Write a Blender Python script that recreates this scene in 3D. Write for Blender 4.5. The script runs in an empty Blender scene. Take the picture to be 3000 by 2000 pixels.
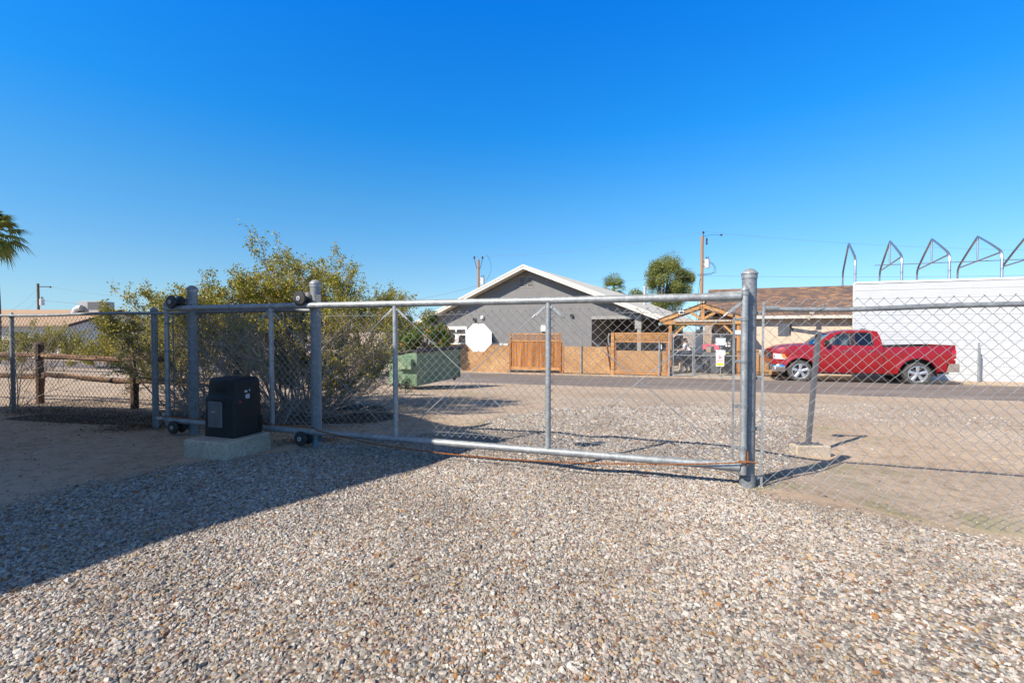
import bpy, math, random
import numpy as np
from mathutils import Vector, Matrix, noise
from mathutils.geometry import tessellate_polygon

# ------------------------------------------------------------------ camera, sky, sun
sc = bpy.context.scene
R = math.radians
FPX = 1333.0
EYE = 1.15
PITCH = math.atan(29 / FPX)
cam_d = bpy.data.cameras.new('camera')
cam = bpy.data.objects.new('camera', cam_d)
sc.collection.objects.link(cam)
cam.location = (0, 0, EYE)
cam.rotation_euler = (R(90) - PITCH, 0, 0)
cam_d.sensor_width = 36.0
cam_d.lens = 16.0
cam_d.clip_start = 0.05
cam_d.clip_end = 3000
sc.camera = cam

SUN_EL, SUN_AZ = 38.5, 52.0          # shadows fall 52 degrees to the right of straight ahead
world = bpy.data.worlds.new('World')
sc.world = world
world.use_nodes = True
wn = world.node_tree
bg = wn.nodes['Background']
sky = wn.nodes.new('ShaderNodeTexSky')
sky.sky_type = 'NISHITA'
sky.sun_disc = False
sky.sun_elevation = R(SUN_EL)
sky.sun_rotation = R(SUN_AZ + 180)
sky.air_density = 1.0
sky.dust_density = 0.1
sky.ozone_density = 2.0
hs = wn.nodes.new('ShaderNodeHueSaturation')
hs.inputs['Value'].default_value = 2.0
# sky deepened by height; warm zenith tint added above view to offset blue shade
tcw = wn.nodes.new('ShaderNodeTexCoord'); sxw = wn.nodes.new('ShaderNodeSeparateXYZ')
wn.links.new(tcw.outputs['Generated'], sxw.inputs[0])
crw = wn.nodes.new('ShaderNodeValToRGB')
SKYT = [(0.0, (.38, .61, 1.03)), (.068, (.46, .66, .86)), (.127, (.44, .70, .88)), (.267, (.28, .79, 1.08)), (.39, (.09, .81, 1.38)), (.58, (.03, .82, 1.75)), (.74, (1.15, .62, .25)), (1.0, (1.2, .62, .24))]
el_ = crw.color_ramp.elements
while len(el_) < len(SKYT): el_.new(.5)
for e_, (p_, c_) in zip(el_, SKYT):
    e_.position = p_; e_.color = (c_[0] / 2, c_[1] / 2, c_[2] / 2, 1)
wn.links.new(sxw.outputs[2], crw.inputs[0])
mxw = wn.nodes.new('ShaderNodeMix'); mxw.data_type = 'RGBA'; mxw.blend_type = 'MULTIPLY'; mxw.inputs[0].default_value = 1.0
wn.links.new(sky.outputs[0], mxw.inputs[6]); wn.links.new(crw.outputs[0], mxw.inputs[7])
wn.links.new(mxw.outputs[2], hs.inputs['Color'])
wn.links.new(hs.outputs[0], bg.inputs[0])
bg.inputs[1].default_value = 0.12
sl = bpy.data.lights.new('sun', 'SUN')
sl.energy = 5.0
sl.angle = R(0.5)
sl.color = (1.0, 0.91, 0.78)
so = bpy.data.objects.new('sun', sl)
sc.collection.objects.link(so)
so.location = (-30, -25, 40)
ld = Vector((math.cos(R(SUN_EL)) * math.sin(R(SUN_AZ)), math.cos(R(SUN_EL)) * math.cos(R(SUN_AZ)), -math.sin(R(SUN_EL))))
so.rotation_euler = ld.to_track_quat('-Z', 'Y').to_euler()
sc.view_settings.view_transform = 'Standard'
sc.view_settings.look = 'None'
sc.view_settings.exposure = 0.5
sc.view_settings.gamma = 1.0
sc.render.engine = 'CYCLES'
sc.cycles.max_bounces = 6
sc.cycles.diffuse_bounces = 3
sc.cycles.glossy_bounces = 3
sc.cycles.transmission_bounces = 4
sc.cycles.transparent_max_bounces = 8

rnd = random.Random(7)


# ------------------------------------------------------------------ helpers: frames, rays
class Frame:
    def __init__(self, deg):
        self.a = R(deg); self.c = math.cos(self.a); self.s = math.sin(self.a)

    def w(self, p):            # frame -> world
        a, e, z = p
        return Vector((a * self.c + e * self.s, -a * self.s + e * self.c, z))

    def f(self, p):            # world -> frame
        X, Y, Z = p
        return Vector((X * self.c - Y * self.s, X * self.s + Y * self.c, Z))

    def at(self, px, py, e):   # point of the vertical plane at distance e seen at photo pixel px,py
        r = ray(px, py)
        q = self.f(r)
        t = e / q[1]
        return Vector((q[0] * t, e, EYE + q[2] * t))


def ray(px, py):
    u = (px - 1500) / FPX; v = (1000 - py) / FPX
    cp, sp = math.cos(PITCH), math.sin(PITCH)
    return Vector((u, cp + v * sp, -sp + v * cp))


W0 = Frame(0); ST = Frame(20); GT = Frame(17.7); HO = Frame(28)


def sm(a, b, x):
    t = min(1, max(0, (x - a) / (b - a)))
    return t * t * (3 - 2 * t)


PROF = [(-1000, 0), (2.7, 0), (6, -.08), (15.5, -.72), (18, -.79), (20.5, -.82), (22, -.86), (5000, -.86)]


def prof(d):
    for (a, za), (b, zb) in zip(PROF, PROF[1:]):
        if d <= b:
            return za + (zb - za) * (d - a) / (b - a)
    return -.86


def gz(X, Y, fine=False):
    p = ST.f((X, Y, 0)); s, d = p[0], p[1]
    z = (prof(d - .5) + prof(d) + prof(d + .5)) / 3
    z += .009 * max(-25, min(25, s)) * sm(9, 18, d) * (1 - sm(30, 60, d))
    z += .05 * sm(-3.5, -7, X) * (1 - sm(8, 14, d))
    z -= .10 * sm(1.95, 3.2, X + .0 * Y) * sm(2.2, 3.2, Y + .25 * X) * (1 - sm(5, 9, d))
    if fine:
        k = 1 - sm(11, 16, d) if d > 0 else 1
        z += .020 * k * noise.noise(Vector((X * .9, Y * .9, 0))) + .010 * k * noise.noise(Vector((X * 2.6, Y * 2.6, 4)))
    return z


def gp(px, py):                # ground point under a photo pixel
    r = ray(px, py)
    t = .5
    while t < 400:
        if EYE + r[2] * t < gz(r[0] * t, r[1] * t):
            break
        t += .02 if t < 12 else .1
    return Vector((r[0] * t, r[1] * t, gz(r[0] * t, r[1] * t)))


# ------------------------------------------------------------------ helpers: materials
def mk(name):
    m = bpy.data.materials.new(name); m.use_nodes = True
    return m, m.node_tree, m.node_tree.nodes['Principled BSDF']


def N(nt, kind, **kw):
    n = nt.nodes.new('ShaderNode' + kind)
    for k, v in kw.items():
        if k in n.inputs:
            n.inputs[k].default_value = v
        else:
            setattr(n, k, v)
    return n


def ramp(nt, fac, stops, interp='LINEAR'):
    r = nt.nodes.new('ShaderNodeValToRGB')
    r.color_ramp.interpolation = interp
    el = r.color_ramp.elements
    while len(el) < len(stops):
        el.new(.5)
    for e, (p, c) in zip(el, stops):
        e.position = p; e.color = (*c, 1) if len(c) == 3 else c
    nt.links.new(fac, r.inputs[0])
    return r.outputs[0]


def mix(nt, fac, a, b, mode='MIX'):
    m = nt.nodes.new('ShaderNodeMix'); m.data_type = 'RGBA'; m.blend_type = mode
    for i, v in ((0, fac), (6, a), (7, b)):
        if isinstance(v, (int, float)):
            m.inputs[i].default_value = v
        elif isinstance(v, tuple):
            m.inputs[i].default_value = (*v, 1)
        else:
            nt.links.new(v, m.inputs[i])
    return m.outputs[2]


def bump(nt, b, h, strength=.3, dist=.02):
    n = nt.nodes.new('ShaderNodeBump'); n.inputs['Strength'].default_value = strength; n.inputs['Distance'].default_value = dist
    nt.links.new(h, n.inputs['Height']); nt.links.new(n.outputs[0], b.inputs['Normal'])
    return n


def coords(nt, scale=(1, 1, 1)):
    tc = nt.nodes.new('ShaderNodeTexCoord')
    mp = nt.nodes.new('ShaderNodeMapping'); mp.inputs['Scale'].default_value = scale
    nt.links.new(tc.outputs['Object'], mp.inputs[0])
    return mp.outputs[0]


def noisy(name, c1, c2, scale=5, rough=.8, metal=0, bs=.2, bd=.01, stretch=(1, 1, 1), detail=6, c3=None, spec=.5, fine=None, island=0):
    m, nt, b = mk(name)
    co = coords(nt, stretch)
    n = N(nt, 'TexNoise', Scale=scale, Detail=detail, Roughness=.65)
    nt.links.new(co, n.inputs['Vector'])
    stops = [(.3, c1), (.7, c2)] if c3 is None else [(.25, c1), (.5, c2), (.72, c3)]
    col = ramp(nt, n.outputs[0], stops)
    if fine:
        n2 = N(nt, 'TexNoise', Scale=fine, Detail=3)
        nt.links.new(co, n2.inputs['Vector'])
        v = ramp(nt, n2.outputs[0], [(.3, (.72, .72, .72)), (.7, (1.2, 1.2, 1.2))])
        col = mix(nt, 1.0, col, v, 'MULTIPLY')
    if island:
        g = nt.nodes.new('ShaderNodeNewGeometry')
        v = ramp(nt, g.outputs['Random Per Island'], [(0, (1 - island,) * 3), (1, (1 + island,) * 3)])
        col = mix(nt, 1.0, col, v, 'MULTIPLY')
    nt.links.new(col, b.inputs['Base Color'])
    b.inputs['Roughness'].default_value = rough
    b.inputs['Metallic'].default_value = metal
    b.inputs['Specular IOR Level'].default_value = spec
    if bs:
        bump(nt, b, n.outputs[0], bs, bd)
    return m


def plain(name, c, rough=.6, metal=0, spec=.5, coat=0):
    m, nt, b = mk(name)
    n = N(nt, 'TexNoise', Scale=9.0, Detail=5)
    nt.links.new(coords(nt), n.inputs['Vector'])
    col = ramp(nt, n.outputs[0], [(.3, tuple(x * .88 for x in c)), (.7, tuple(min(1, x * 1.1) for x in c))])
    nt.links.new(col, b.inputs['Base Color'])
    b.inputs['Roughness'].default_value = rough; b.inputs['Metallic'].default_value = metal
    b.inputs['Specular IOR Level'].default_value = spec
    b.inputs['Coat Weight'].default_value = coat
    b.inputs['Coat Roughness'].default_value = .06
    return m


def leafmat(name, stops, rough=.55, trans=.25):
    m, nt, b = mk(name)
    g = nt.nodes.new('ShaderNodeNewGeometry')
    n = N(nt, 'TexNoise', Scale=1.6, Detail=3)
    nt.links.new(coords(nt), n.inputs['Vector'])
    ad = N(nt, 'Math', operation='MULTIPLY_ADD'); ad.inputs[1].default_value = .55
    nt.links.new(g.outputs['Random Per Island'], ad.inputs[0])
    s = N(nt, 'Math', operation='MULTIPLY'); s.inputs[1].default_value = .45
    nt.links.new(n.outputs[0], s.inputs[0]); nt.links.new(s.outputs[0], ad.inputs[2])
    col = ramp(nt, ad.outputs[0], stops)
    nt.links.new(col, b.inputs['Base Color'])
    b.inputs['Roughness'].default_value = rough
    tr = nt.nodes.new('ShaderNodeBsdfTranslucent'); nt.links.new(col, tr.inputs[0])
    mx = nt.nodes.new('ShaderNodeMixShader'); mx.inputs[0].default_value = trans
    nt.links.new(b.outputs[0], mx.inputs[1]); nt.links.new(tr.outputs[0], mx.inputs[2])
    nt.links.new(mx.outputs[0], nt.nodes['Material Output'].inputs[0])
    return m


def galvanised(name, lo, hi, rough=.42, metal=.75, rust=0):
    m, nt, b = mk(name)
    co = coords(nt)
    v = N(nt, 'TexVoronoi', Scale=70.0); nt.links.new(co, v.inputs['Vector'])
    n = N(nt, 'TexNoise', Scale=14.0, Detail=6); nt.links.new(co, n.inputs['Vector'])
    c = ramp(nt, n.outputs[0], [(.3, lo), (.7, hi)])
    sv = ramp(nt, v.outputs['Color'], [(.1, (.82, .82, .82)), (.9, (1.15, 1.15, 1.15))])
    c = mix(nt, 1.0, c, sv, 'MULTIPLY')
    n2 = N(nt, 'TexNoise', Scale=5.0, Detail=8, Roughness=.75); nt.links.new(co, n2.inputs['Vector'])
    sp = ramp(nt, n2.outputs[0], [(.66, (0, 0, 0)), (.72, (1, 1, 1))])
    c = mix(nt, sp, c, tuple(min(1, x * 1.35) for x in hi))
    if rust:
        sp2 = ramp(nt, n2.outputs[0], [(.26, (1, 1, 1)), (.36, (0, 0, 0))])
        c = mix(nt, sp2, c, (.25, .10, .04))
    nt.links.new(c, b.inputs['Base Color'])
    b.inputs['Metallic'].default_value = metal
    rr = ramp(nt, n.outputs[0], [(.2, (rough - .1,) * 3), (.8, (rough + .14,) * 3)])
    nt.links.new(rr, b.inputs['Roughness'])
    bump(nt, b, n2.outputs[0], .12, .004)
    return m


def woodmat(name, c1, c2, c3, axis='z', scale=3.0, rough=.75, island=.16):
    st = {'x': (.35, 7, 7), 'y': (7, .35, 7), 'z': (7, 7, .35)}[axis]
    return noisy(name, c1, c2, scale, rough, 0, .35, .006, st, 7, c3, .3, None, island)


def glassmat(name, tint, alpha=.35, rough=.03):
    m, nt, b = mk(name)
    gl = nt.nodes.new('ShaderNodeBsdfGlossy'); gl.inputs[1].default_value = rough
    gl.inputs[0].default_value = (1, 1, 1, 1)
    tr = nt.nodes.new('ShaderNodeBsdfTransparent'); tr.inputs[0].default_value = (*tint, 1)
    fr = nt.nodes.new('ShaderNodeFresnel'); fr.inputs[0].default_value = 1.5
    ad = N(nt, 'Math', operation='ADD'); ad.inputs[1].default_value = alpha * .3
    nt.links.new(fr.outputs[0], ad.inputs[0])
    mx = nt.nodes.new('ShaderNodeMixShader')
    nt.links.new(ad.outputs[0], mx.inputs[0])
    nt.links.new(tr.outputs[0], mx.inputs[1]); nt.links.new(gl.outputs[0], mx.inputs[2])
    nt.links.new(mx.outputs[0], nt.nodes['Material Output'].inputs[0])
    return m


def osbmat(name):
    m, nt, b = mk(name)
    co = coords(nt)
    v = N(nt, 'TexVoronoi', Scale=26.0); nt.links.new(co, v.inputs['Vector'])
    n = N(nt, 'TexNoise', Scale=30.0, Detail=5); nt.links.new(co, n.inputs['Vector'])
    nt.links.new(n.outputs[1], v.inputs['Vector'])
    n1 = N(nt, 'TexNoise', Scale=17.0, Detail=8, Roughness=.8); nt.links.new(co, n1.inputs['Vector'])
    c = ramp(nt, n1.outputs[0], [(.30, (.24, .12, .045)), (.46, (.47, .26, .10)), (.62, (.68, .44, .21))])
    n2 = N(nt, 'TexNoise', Scale=1.1, Detail=3); nt.links.new(co, n2.inputs['Vector'])
    c = mix(nt, 1.0, c, ramp(nt, n2.outputs[0], [(.35, (.8, .7, .62)), (.7, (1.15, 1.15, 1.15))]), 'MULTIPLY')
    nt.links.new(c, b.inputs['Base Color']); b.inputs['Roughness'].default_value = .75
    bump(nt, b, n1.outputs[0], .3, .004)
    return m


MAT = {}
MAT['galv'] = galvanised('galvanised_steel', (.27, .29, .30), (.40, .42, .43), .52, .45)
MAT['galv_post'] = galvanised('weathered_galvanised', (.19, .21, .23), (.30, .32, .33), .58, .4)
MAT['galv_rust'] = galvanised('rust_specked_steel', (.27, .29, .30), (.40, .42, .43), .5, .45, 1)
MAT['wire'] = plain('galvanised_wire', (.27, .275, .285), .65, .15, .3)
MAT['bright'] = plain('bright_zinc', (.50, .51, .52), .5, .3)
MAT['rust'] = noisy('rusty_chain', (.16, .055, .02), (.42, .17, .05), 30, .8, .2)
MAT['rubber'] = plain('black_rubber', (.018, .018, .02), .55)
MAT['roller'] = plain('black_roller', (.035, .035, .036), .5)
MAT['plastic'] = noisy('black_moulded_plastic', (.012, .014, .015), (.022, .024, .025), 3, .55, 0, .15, .003, fine=140, spec=.28)
MAT['panelgrey'] = noisy('grey_plate', (.11, .11, .115), (.18, .18, .18), 8, .5, .3, .1)
MAT['hole'] = plain('dark_opening', (.006, .006, .006), .8)
MAT['redbutton'] = plain('red_button', (.18, .012, .01), .5)
MAT['sticker'] = noisy('torn_white_sticker', (.35, .36, .37), (.62, .63, .65), 60, .8, 0, 0)
MAT['concrete'] = noisy('concrete', (.40, .33, .245), (.56, .475, .37), 5, .9, 0, .4, .01, fine=55)
MAT['whitepaint'] = plain('white_paint', (.82, .82, .80), .5)
MAT['greypaint'] = plain('grey_painted_steel', (.115, .122, .132), .7, 0, .3)
MAT['wooddark'] = woodmat('weathered_timber', (.022, .015, .011), (.13, .075, .045), (.48, .29, .15), 'x', 2.2)
MAT['woodpost'] = woodmat('weathered_timber_post', (.018, .013, .010), (.06, .035, .020), (.34, .16, .06), 'z', 2.2)
MAT['cedar'] = woodmat('stained_cedar', (.16, .055, .014), (.34, .135, .036), (.54, .26, .09), 'z', 1.6)
MAT['cedarx'] = woodmat('stained_cedar_rail', (.24, .10, .03), (.48, .23, .08), (.68, .38, .17), 'x', 1.6)
MAT['pine'] = woodmat('golden_pine', (.26, .12, .04), (.46, .235, .085), (.62, .36, .15), 'x', 1.2)
MAT['pinez'] = woodmat('golden_pine_post', (.24, .095, .028), (.42, .19, .06), (.56, .30, .11), 'z', 1.2)
MAT['pole'] = woodmat('utility_pole_wood', (.19, .08, .03), (.33, .16, .065), (.42, .23, .11), 'z', 1.2)
MAT['osb'] = osbmat('oriented_strand_board')
MAT['bark'] = noisy('grey_twig_bark', (.20, .16, .125), (.46, .40, .33), 12, .9, 0, .2)
MAT['trunk'] = noisy('tree_bark', (.09, .06, .04), (.22, .16, .11), 10, .9, 0, .4)
MAT['creosote'] = leafmat('creosote_leaf', [(.18, (.11, .13, .016)), (.38, (.23, .25, .024)), (.55, (.38, .35, .035)), (.72, (.52, .39, .045)), (.92, (.50, .22, .03))], .5, .32)
MAT['citrus'] = leafmat('citrus_leaf', [(.2, (.03, .07, .006)), (.5, (.09, .17, .012)), (.85, (.34, .38, .03))])
MAT['flower'] = leafmat('orange_blossom', [(.2, (.55, .17, .02)), (.8, (.75, .30, .04))])
MAT['euca'] = leafmat('grey_green_leaf', [(.2, (.11, .14, .04)), (.5, (.24, .27, .07)), (.85, (.42, .42, .12))], .5, .4)
MAT['palm'] = leafmat('palm_leaf', [(.2, (.08, .12, .02)), (.5, (.18, .22, .04)), (.85, (.42, .40, .11))])
MAT['dryleaf'] = leafmat('dry_leaf', [(.2, (.05, .03, .018)), (.5, (.17, .10, .05)), (.85, (.42, .29, .17))], .8, .1)
MAT['stucco'] = noisy('grey_stucco', (.185, .18, .175), (.225, .22, .215), 2.2, .92, 0, .5, .01, fine=38)
MAT['stuccolt'] = plain('light_grey_trim', (.30, .29, .27), .8)
MAT['beige'] = noisy('beige_stucco', (.66, .50, .37), (.76, .60, .45), 1.6, .92, 0, .4, .01, fine=30)
MAT['roofwhite'] = noisy('cream_roof', (.62, .57, .48), (.74, .70, .61), 1.0, .8, 0, .2, .01, fine=18)
MAT['fascia'] = plain('cream_fascia', (.70, .66, .57), .6)
MAT['housewhite'] = noisy('white_stucco', (.60, .59, .60), (.72, .70, .70), 1.5, .9, 0, .3)
MAT['dark'] = plain('dark_interior', (.022, .02, .02), .9)
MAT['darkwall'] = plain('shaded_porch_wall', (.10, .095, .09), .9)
MAT['brownfascia'] = plain('brown_fascia', (.10, .06, .045), .7)
MAT['soffit'] = plain('brown_soffit', (.16, .12, .10), .8)
MAT['chrome'] = plain('chrome', (.75, .76, .78), .12, 1.0)
MAT['alloy'] = plain('polished_alloy', (.50, .51, .53), .32, .55)
MAT['tyre'] = noisy('dusty_tyre', (.045, .043, .040), (.09, .085, .078), 12, .85, 0, .2)
MAT['black'] = plain('black_trim', (.018, .018, .02), .45)
MAT['glass'] = glassmat('side_glass', (.62, .74, .74), .45)
MAT['tint'] = glassmat('tinted_glass', (.10, .13, .14), .3)
MAT['lens'] = plain('clear_headlamp', (.72, .76, .80), .12, .2, .8, 1)
MAT['amber'] = plain('amber_lens', (.80, .26, .03), .25)
MAT['redlens'] = plain('red_lens', (.50, .01, .015), .2, 0, .6, 1)
MAT['sandstone'] = plain('tan_plate', (.45, .38, .30), .7)
MAT['signwhite'] = noisy('faded_white_sign', (.66, .68, .70), (.80, .81, .82), 6, .5, 0, 0)
MAT['signblue'] = noisy('faded_blue_sign', (.50, .62, .70), (.72, .78, .82), 9, .5, 0, 0)
MAT['red'] = plain('sign_red', (.62, .03, .03), .5)
MAT['yellow'] = plain('sign_yellow', (.85, .62, .02), .5)
MAT['pink'] = plain('pink_cover', (.72, .14, .20), .8)
MAT['skin'] = plain('skin', (.52, .31, .22), .6)
MAT['hair'] = plain('brown_hair', (.16, .075, .035), .6)
MAT['shirt'] = plain('white_shirt', (.75, .74, .72), .85)
MAT['denim'] = plain('blue_denim', (.12, .17, .26), .85)
MAT['insul'] = plain('insulator', (.06, .04, .035), .4)
MAT['tank'] = plain('grey_tank', (.62, .64, .66), .4)
MAT['cable'] = plain('black_cable', (.03, .03, .035), .6)
MAT['line'] = plain('weathered_aluminium_line', (.20, .22, .25), .6)
MAT['acgrey'] = plain('grey_sheet_metal', (.38, .37, .36), .5, .2)


def shingle(name, cols, sx, sy):
    m, nt, b = mk(name)
    co = coords(nt)
    br = N(nt, 'TexBrick'); nt.links.new(co, br.inputs['Vector'])
    br.inputs['Scale'].default_value = 1.0
    br.inputs['Brick Width'].default_value = sx; br.inputs['Row Height'].default_value = sy
    br.inputs['Mortar Size'].default_value = .006; br.inputs['Bias'].default_value = 0
    br.inputs['Color1'].default_value = (0, 0, 0, 1); br.inputs['Color2'].default_value = (1, 1, 1, 1)
    br.inputs['Mortar'].default_value = (.1, .1, .1, 1)
    n = N(nt, 'TexNoise', Scale=.45, Detail=3); nt.links.new(co, n.inputs['Vector'])
    a = mix(nt, .45, br.outputs[0], n.outputs[0])
    c = ramp(nt, a, cols)
    nt.links.new(c, b.inputs['Base Color']); b.inputs['Roughness'].default_value = .9
    bump(nt, b, br.outputs[1], -.4, .01)
    return m


MAT['shingle'] = shingle('brown_shingles', [(.2, (.10, .075, .068)), (.48, (.17, .11, .085)), (.68, (.27, .15, .085)), (.86, (.46, .24, .11))], .32, .14)
MAT['shingle2'] = noisy('tan_roof', (.38, .25, .15), (.49, .33, .21), 3, .9, 0, .3, .01, (1, 3, 1), fine=12)

# truck paint
m, nt, b = mk('red_metallic_paint')
n = N(nt, 'TexNoise', Scale=400.0, Detail=2); nt.links.new(coords(nt), n.inputs['Vector'])
n2 = N(nt, 'TexNoise', Scale=1.5, Detail=6); nt.links.new(coords(nt), n2.inputs['Vector'])
c = ramp(nt, n.outputs[0], [(.35, (.23, .001, .003)), (.65, (.33, .002, .006))])
nt.links.new(c, b.inputs['Base Color'])
b.inputs['Metallic'].default_value = .12; b.inputs['Roughness'].default_value = .40
b.inputs['Coat Weight'].default_value = .55; b.inputs['Coat Roughness'].default_value = .06
MAT['redpaint'] = m

# dumpster paint
MAT['dumpgreen'] = noisy('faded_green_paint', (.065, .165, .10), (.18, .27, .16), 2.4, .6, .1, .3, .01, (1, 1, 2.5), 8, (.34, .36, .23), fine=9)
MAT['dumpdark'] = noisy('dark_lid', (.03, .025, .028), (.06, .05, .055), 5, .7)


# white ribbed metal
MAT['whitemetal'] = noisy('white_sheet_metal', (.50, .52, .54), (.58, .59, .60), 1.2, .5, 0, .05, .004)
MAT['hoop'] = plain('hoop_tube', (.42, .43, .46), .35, .8)


# gravel stones
def stonecol(nt, rand):
    return mix(nt, 1.0, (.86, .83, .785), ramp(nt, rand, [(0, (.50, .47, .43)), (.10, (.40, .37, .33)), (.20, (.62, .60, .57)), (.30, (.30, .275, .25)),
                           (.38, (.46, .35, .22)), (.46, (.54, .49, .45)), (.55, (.27, .215, .205)), (.62, (.43, .43, .42)),
                           (.69, (.14, .14, .145)), (.75, (.50, .39, .33)), (.82, (.34, .34, .34)), (.89, (.36, .19, .08)),
                           (.92, (.58, .55, .51)), (.97, (.21, .12, .09))], 'CONSTANT'), 'MULTIPLY')


m, nt, b = mk('mixed_gravel_stone')
oi = nt.nodes.new('ShaderNodeObjectInfo')
c = stonecol(nt, oi.outputs['Random'])
n = N(nt, 'TexNoise', Scale=3.0, Detail=4); nt.links.new(coords(nt), n.inputs['Vector'])
c = mix(nt, 1.0, c, ramp(nt, n.outputs[0], [(.3, (.8, .8, .8)), (.7, (1.2, 1.2, 1.2))]), 'MULTIPLY')
gp_ = nt.nodes.new('ShaderNodeNewGeometry')
np_ = N(nt, 'TexNoise', Scale=1.1, Detail=4); nt.links.new(gp_.outputs['Position'], np_.inputs['Vector'])
c = mix(nt, 1.0, c, ramp(nt, np_.outputs[0], [(.32, (.74, .72, .70)), (.5, (1, 1, 1)), (.68, (1.14, 1.14, 1.14))]), 'MULTIPLY')
nt.links.new(c, b.inputs['Base Color']); b.inputs['Roughness'].default_value = .75
MAT['stone'] = m

# ground: sand and gravel bed by a layout attribute
m, nt, b = mk('sand_and_gravel_ground')
co = coords(nt)
at = nt.nodes.new('ShaderNodeAttribute'); at.attribute_name = 'gravel'
n1 = N(nt, 'TexNoise', Scale=.55, Detail=8, Roughness=.6); nt.links.new(co, n1.inputs['Vector'])
n2 = N(nt, 'TexNoise', Scale=9.0, Detail=8, Roughness=.7); nt.links.new(co, n2.inputs['Vector'])
sand = ramp(nt, n1.outputs[0], [(.3, (.42, .31, .215)), (.5, (.49, .375, .27)), (.7, (.52, .42, .325))])
sand = mix(nt, 1.0, sand, ramp(nt, n2.outputs[0], [(.30, (.58, .55, .52)), (.48, (.96, .96, .96)), (.72, (1.18, 1.18, 1.18))]), 'MULTIPLY')
v3 = N(nt, 'TexVoronoi', Scale=52.0); nt.links.new(co, v3.inputs['Vector'])
peb = ramp(nt, v3.outputs['Distance'], [(.20, (1, 1, 1)), (.28, (0, 0, 0))])
sx = nt.nodes.new('ShaderNodeSeparateColor'); nt.links.new(v3.outputs['Color'], sx.inputs[0])
pm = N(nt, 'Math', operation='LESS_THAN'); pm.inputs[1].default_value = .34; nt.links.new(sx.outputs[1], pm.inputs[0])
pf = N(nt, 'Math', operation='MULTIPLY'); nt.links.new(peb, pf.inputs[0]); nt.links.new(pm.outputs[0], pf.inputs[1])
sand = mix(nt, mix(nt, .5, (0, 0, 0), pf.outputs[0]), sand, stonecol(nt, sx.outputs[0]))
v = N(nt, 'TexVoronoi', Scale=62.0); nt.links.new(co, v.inputs['Vector'])
sp = nt.nodes.new('ShaderNodeSeparateColor'); nt.links.new(v.outputs['Color'], sp.inputs[0])
grav = stonecol(nt, sp.outputs[0])
grav = mix(nt, 1.0, grav, ramp(nt, v.outputs['Distance'], [(.2, (1.08, 1.08, 1.08)), (.6, (.62, .60, .58))]), 'MULTIPLY')
gm = N(nt, 'Math', operation='MULTIPLY_ADD'); nt.links.new(n2.outputs[0], gm.inputs[0]); gm.inputs[1].default_value = .8
nt.links.new(at.outputs['Fac'], gm.inputs[2])
gf = ramp(nt, gm.outputs[0], [(.78, (0, 0, 0)), (.98, (1, 1, 1))])
c = mix(nt, gf, sand, grav)
at2 = nt.nodes.new('ShaderNodeAttribute'); at2.attribute_name = 'weeds'
gw = N(nt, 'Math', operation='MULTIPLY'); nt.links.new(at2.outputs['Fac'], gw.inputs[0])
nw = N(nt, 'TexNoise', Scale=2.2, Detail=7); nt.links.new(co, nw.inputs['Vector'])
nt.links.new(ramp(nt, nw.outputs[0], [(.5, (0, 0, 0)), (.62, (1, 1, 1))]), gw.inputs[1])
c = mix(nt, gw.outputs[0], c, (.25, .24, .10))
at3 = nt.nodes.new('ShaderNodeAttribute'); at3.attribute_name = 'litter'
gl3 = N(nt, 'Math', operation='MULTIPLY_ADD'); nt.links.new(n2.outputs[0], gl3.inputs[0]); gl3.inputs[1].default_value = .7
nt.links.new(at3.outputs['Fac'], gl3.inputs[2])
c = mix(nt, ramp(nt, gl3.outputs[0], [(.62, (0, 0, 0)), (.85, (1, 1, 1))]), c, (.085, .058, .038))
nt.links.new(c, b.inputs['Base Color']); b.inputs['Roughness'].default_value = .92
b.inputs['Specular IOR Level'].default_value = .25
hh = mix(nt, gf, n2.outputs[0], v.outputs['Distance'])
inv = N(nt, 'Math', operation='MULTIPLY'); inv.inputs[1].default_value = 1.0; nt.links.new(hh, inv.inputs[0])
iv = mix(nt, gf, (1, 1, 1), (-1, -1, -1))
mh = mix(nt, gf, n2.outputs[0], ramp(nt, v.outputs['Distance'], [(0, (1, 1, 1)), (.7, (0, 0, 0))]))
bump(nt, b, mh, .55, .012)
MAT['ground'] = m

# asphalt
m, nt, b = mk('worn_asphalt')
co = coords(nt, (1, 1, 1))
cs = coords(nt, (.25, 1.6, 1))
n1 = N(nt, 'TexNoise', Scale=1.2, Detail=8, Roughness=.7); nt.links.new(cs, n1.inputs['Vector'])
n2 = N(nt, 'TexNoise', Scale=60.0, Detail=4, Roughness=.8); nt.links.new(co, n2.inputs['Vector'])
c = ramp(nt, n1.outputs[0], [(.28, (.125, .10, .088)), (.5, (.20, .165, .145)), (.74, (.31, .26, .225))])
c = mix(nt, 1.0, c, ramp(nt, n2.outputs[0], [(.3, (.7, .7, .7)), (.7, (1.3, 1.3, 1.3))]), 'MULTIPLY')
nt.links.new(c, b.inputs['Base Color']); b.inputs['Roughness'].default_value = .9
bump(nt, b, n2.outputs[0], .4, .01)
MAT['asphalt'] = m


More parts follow.
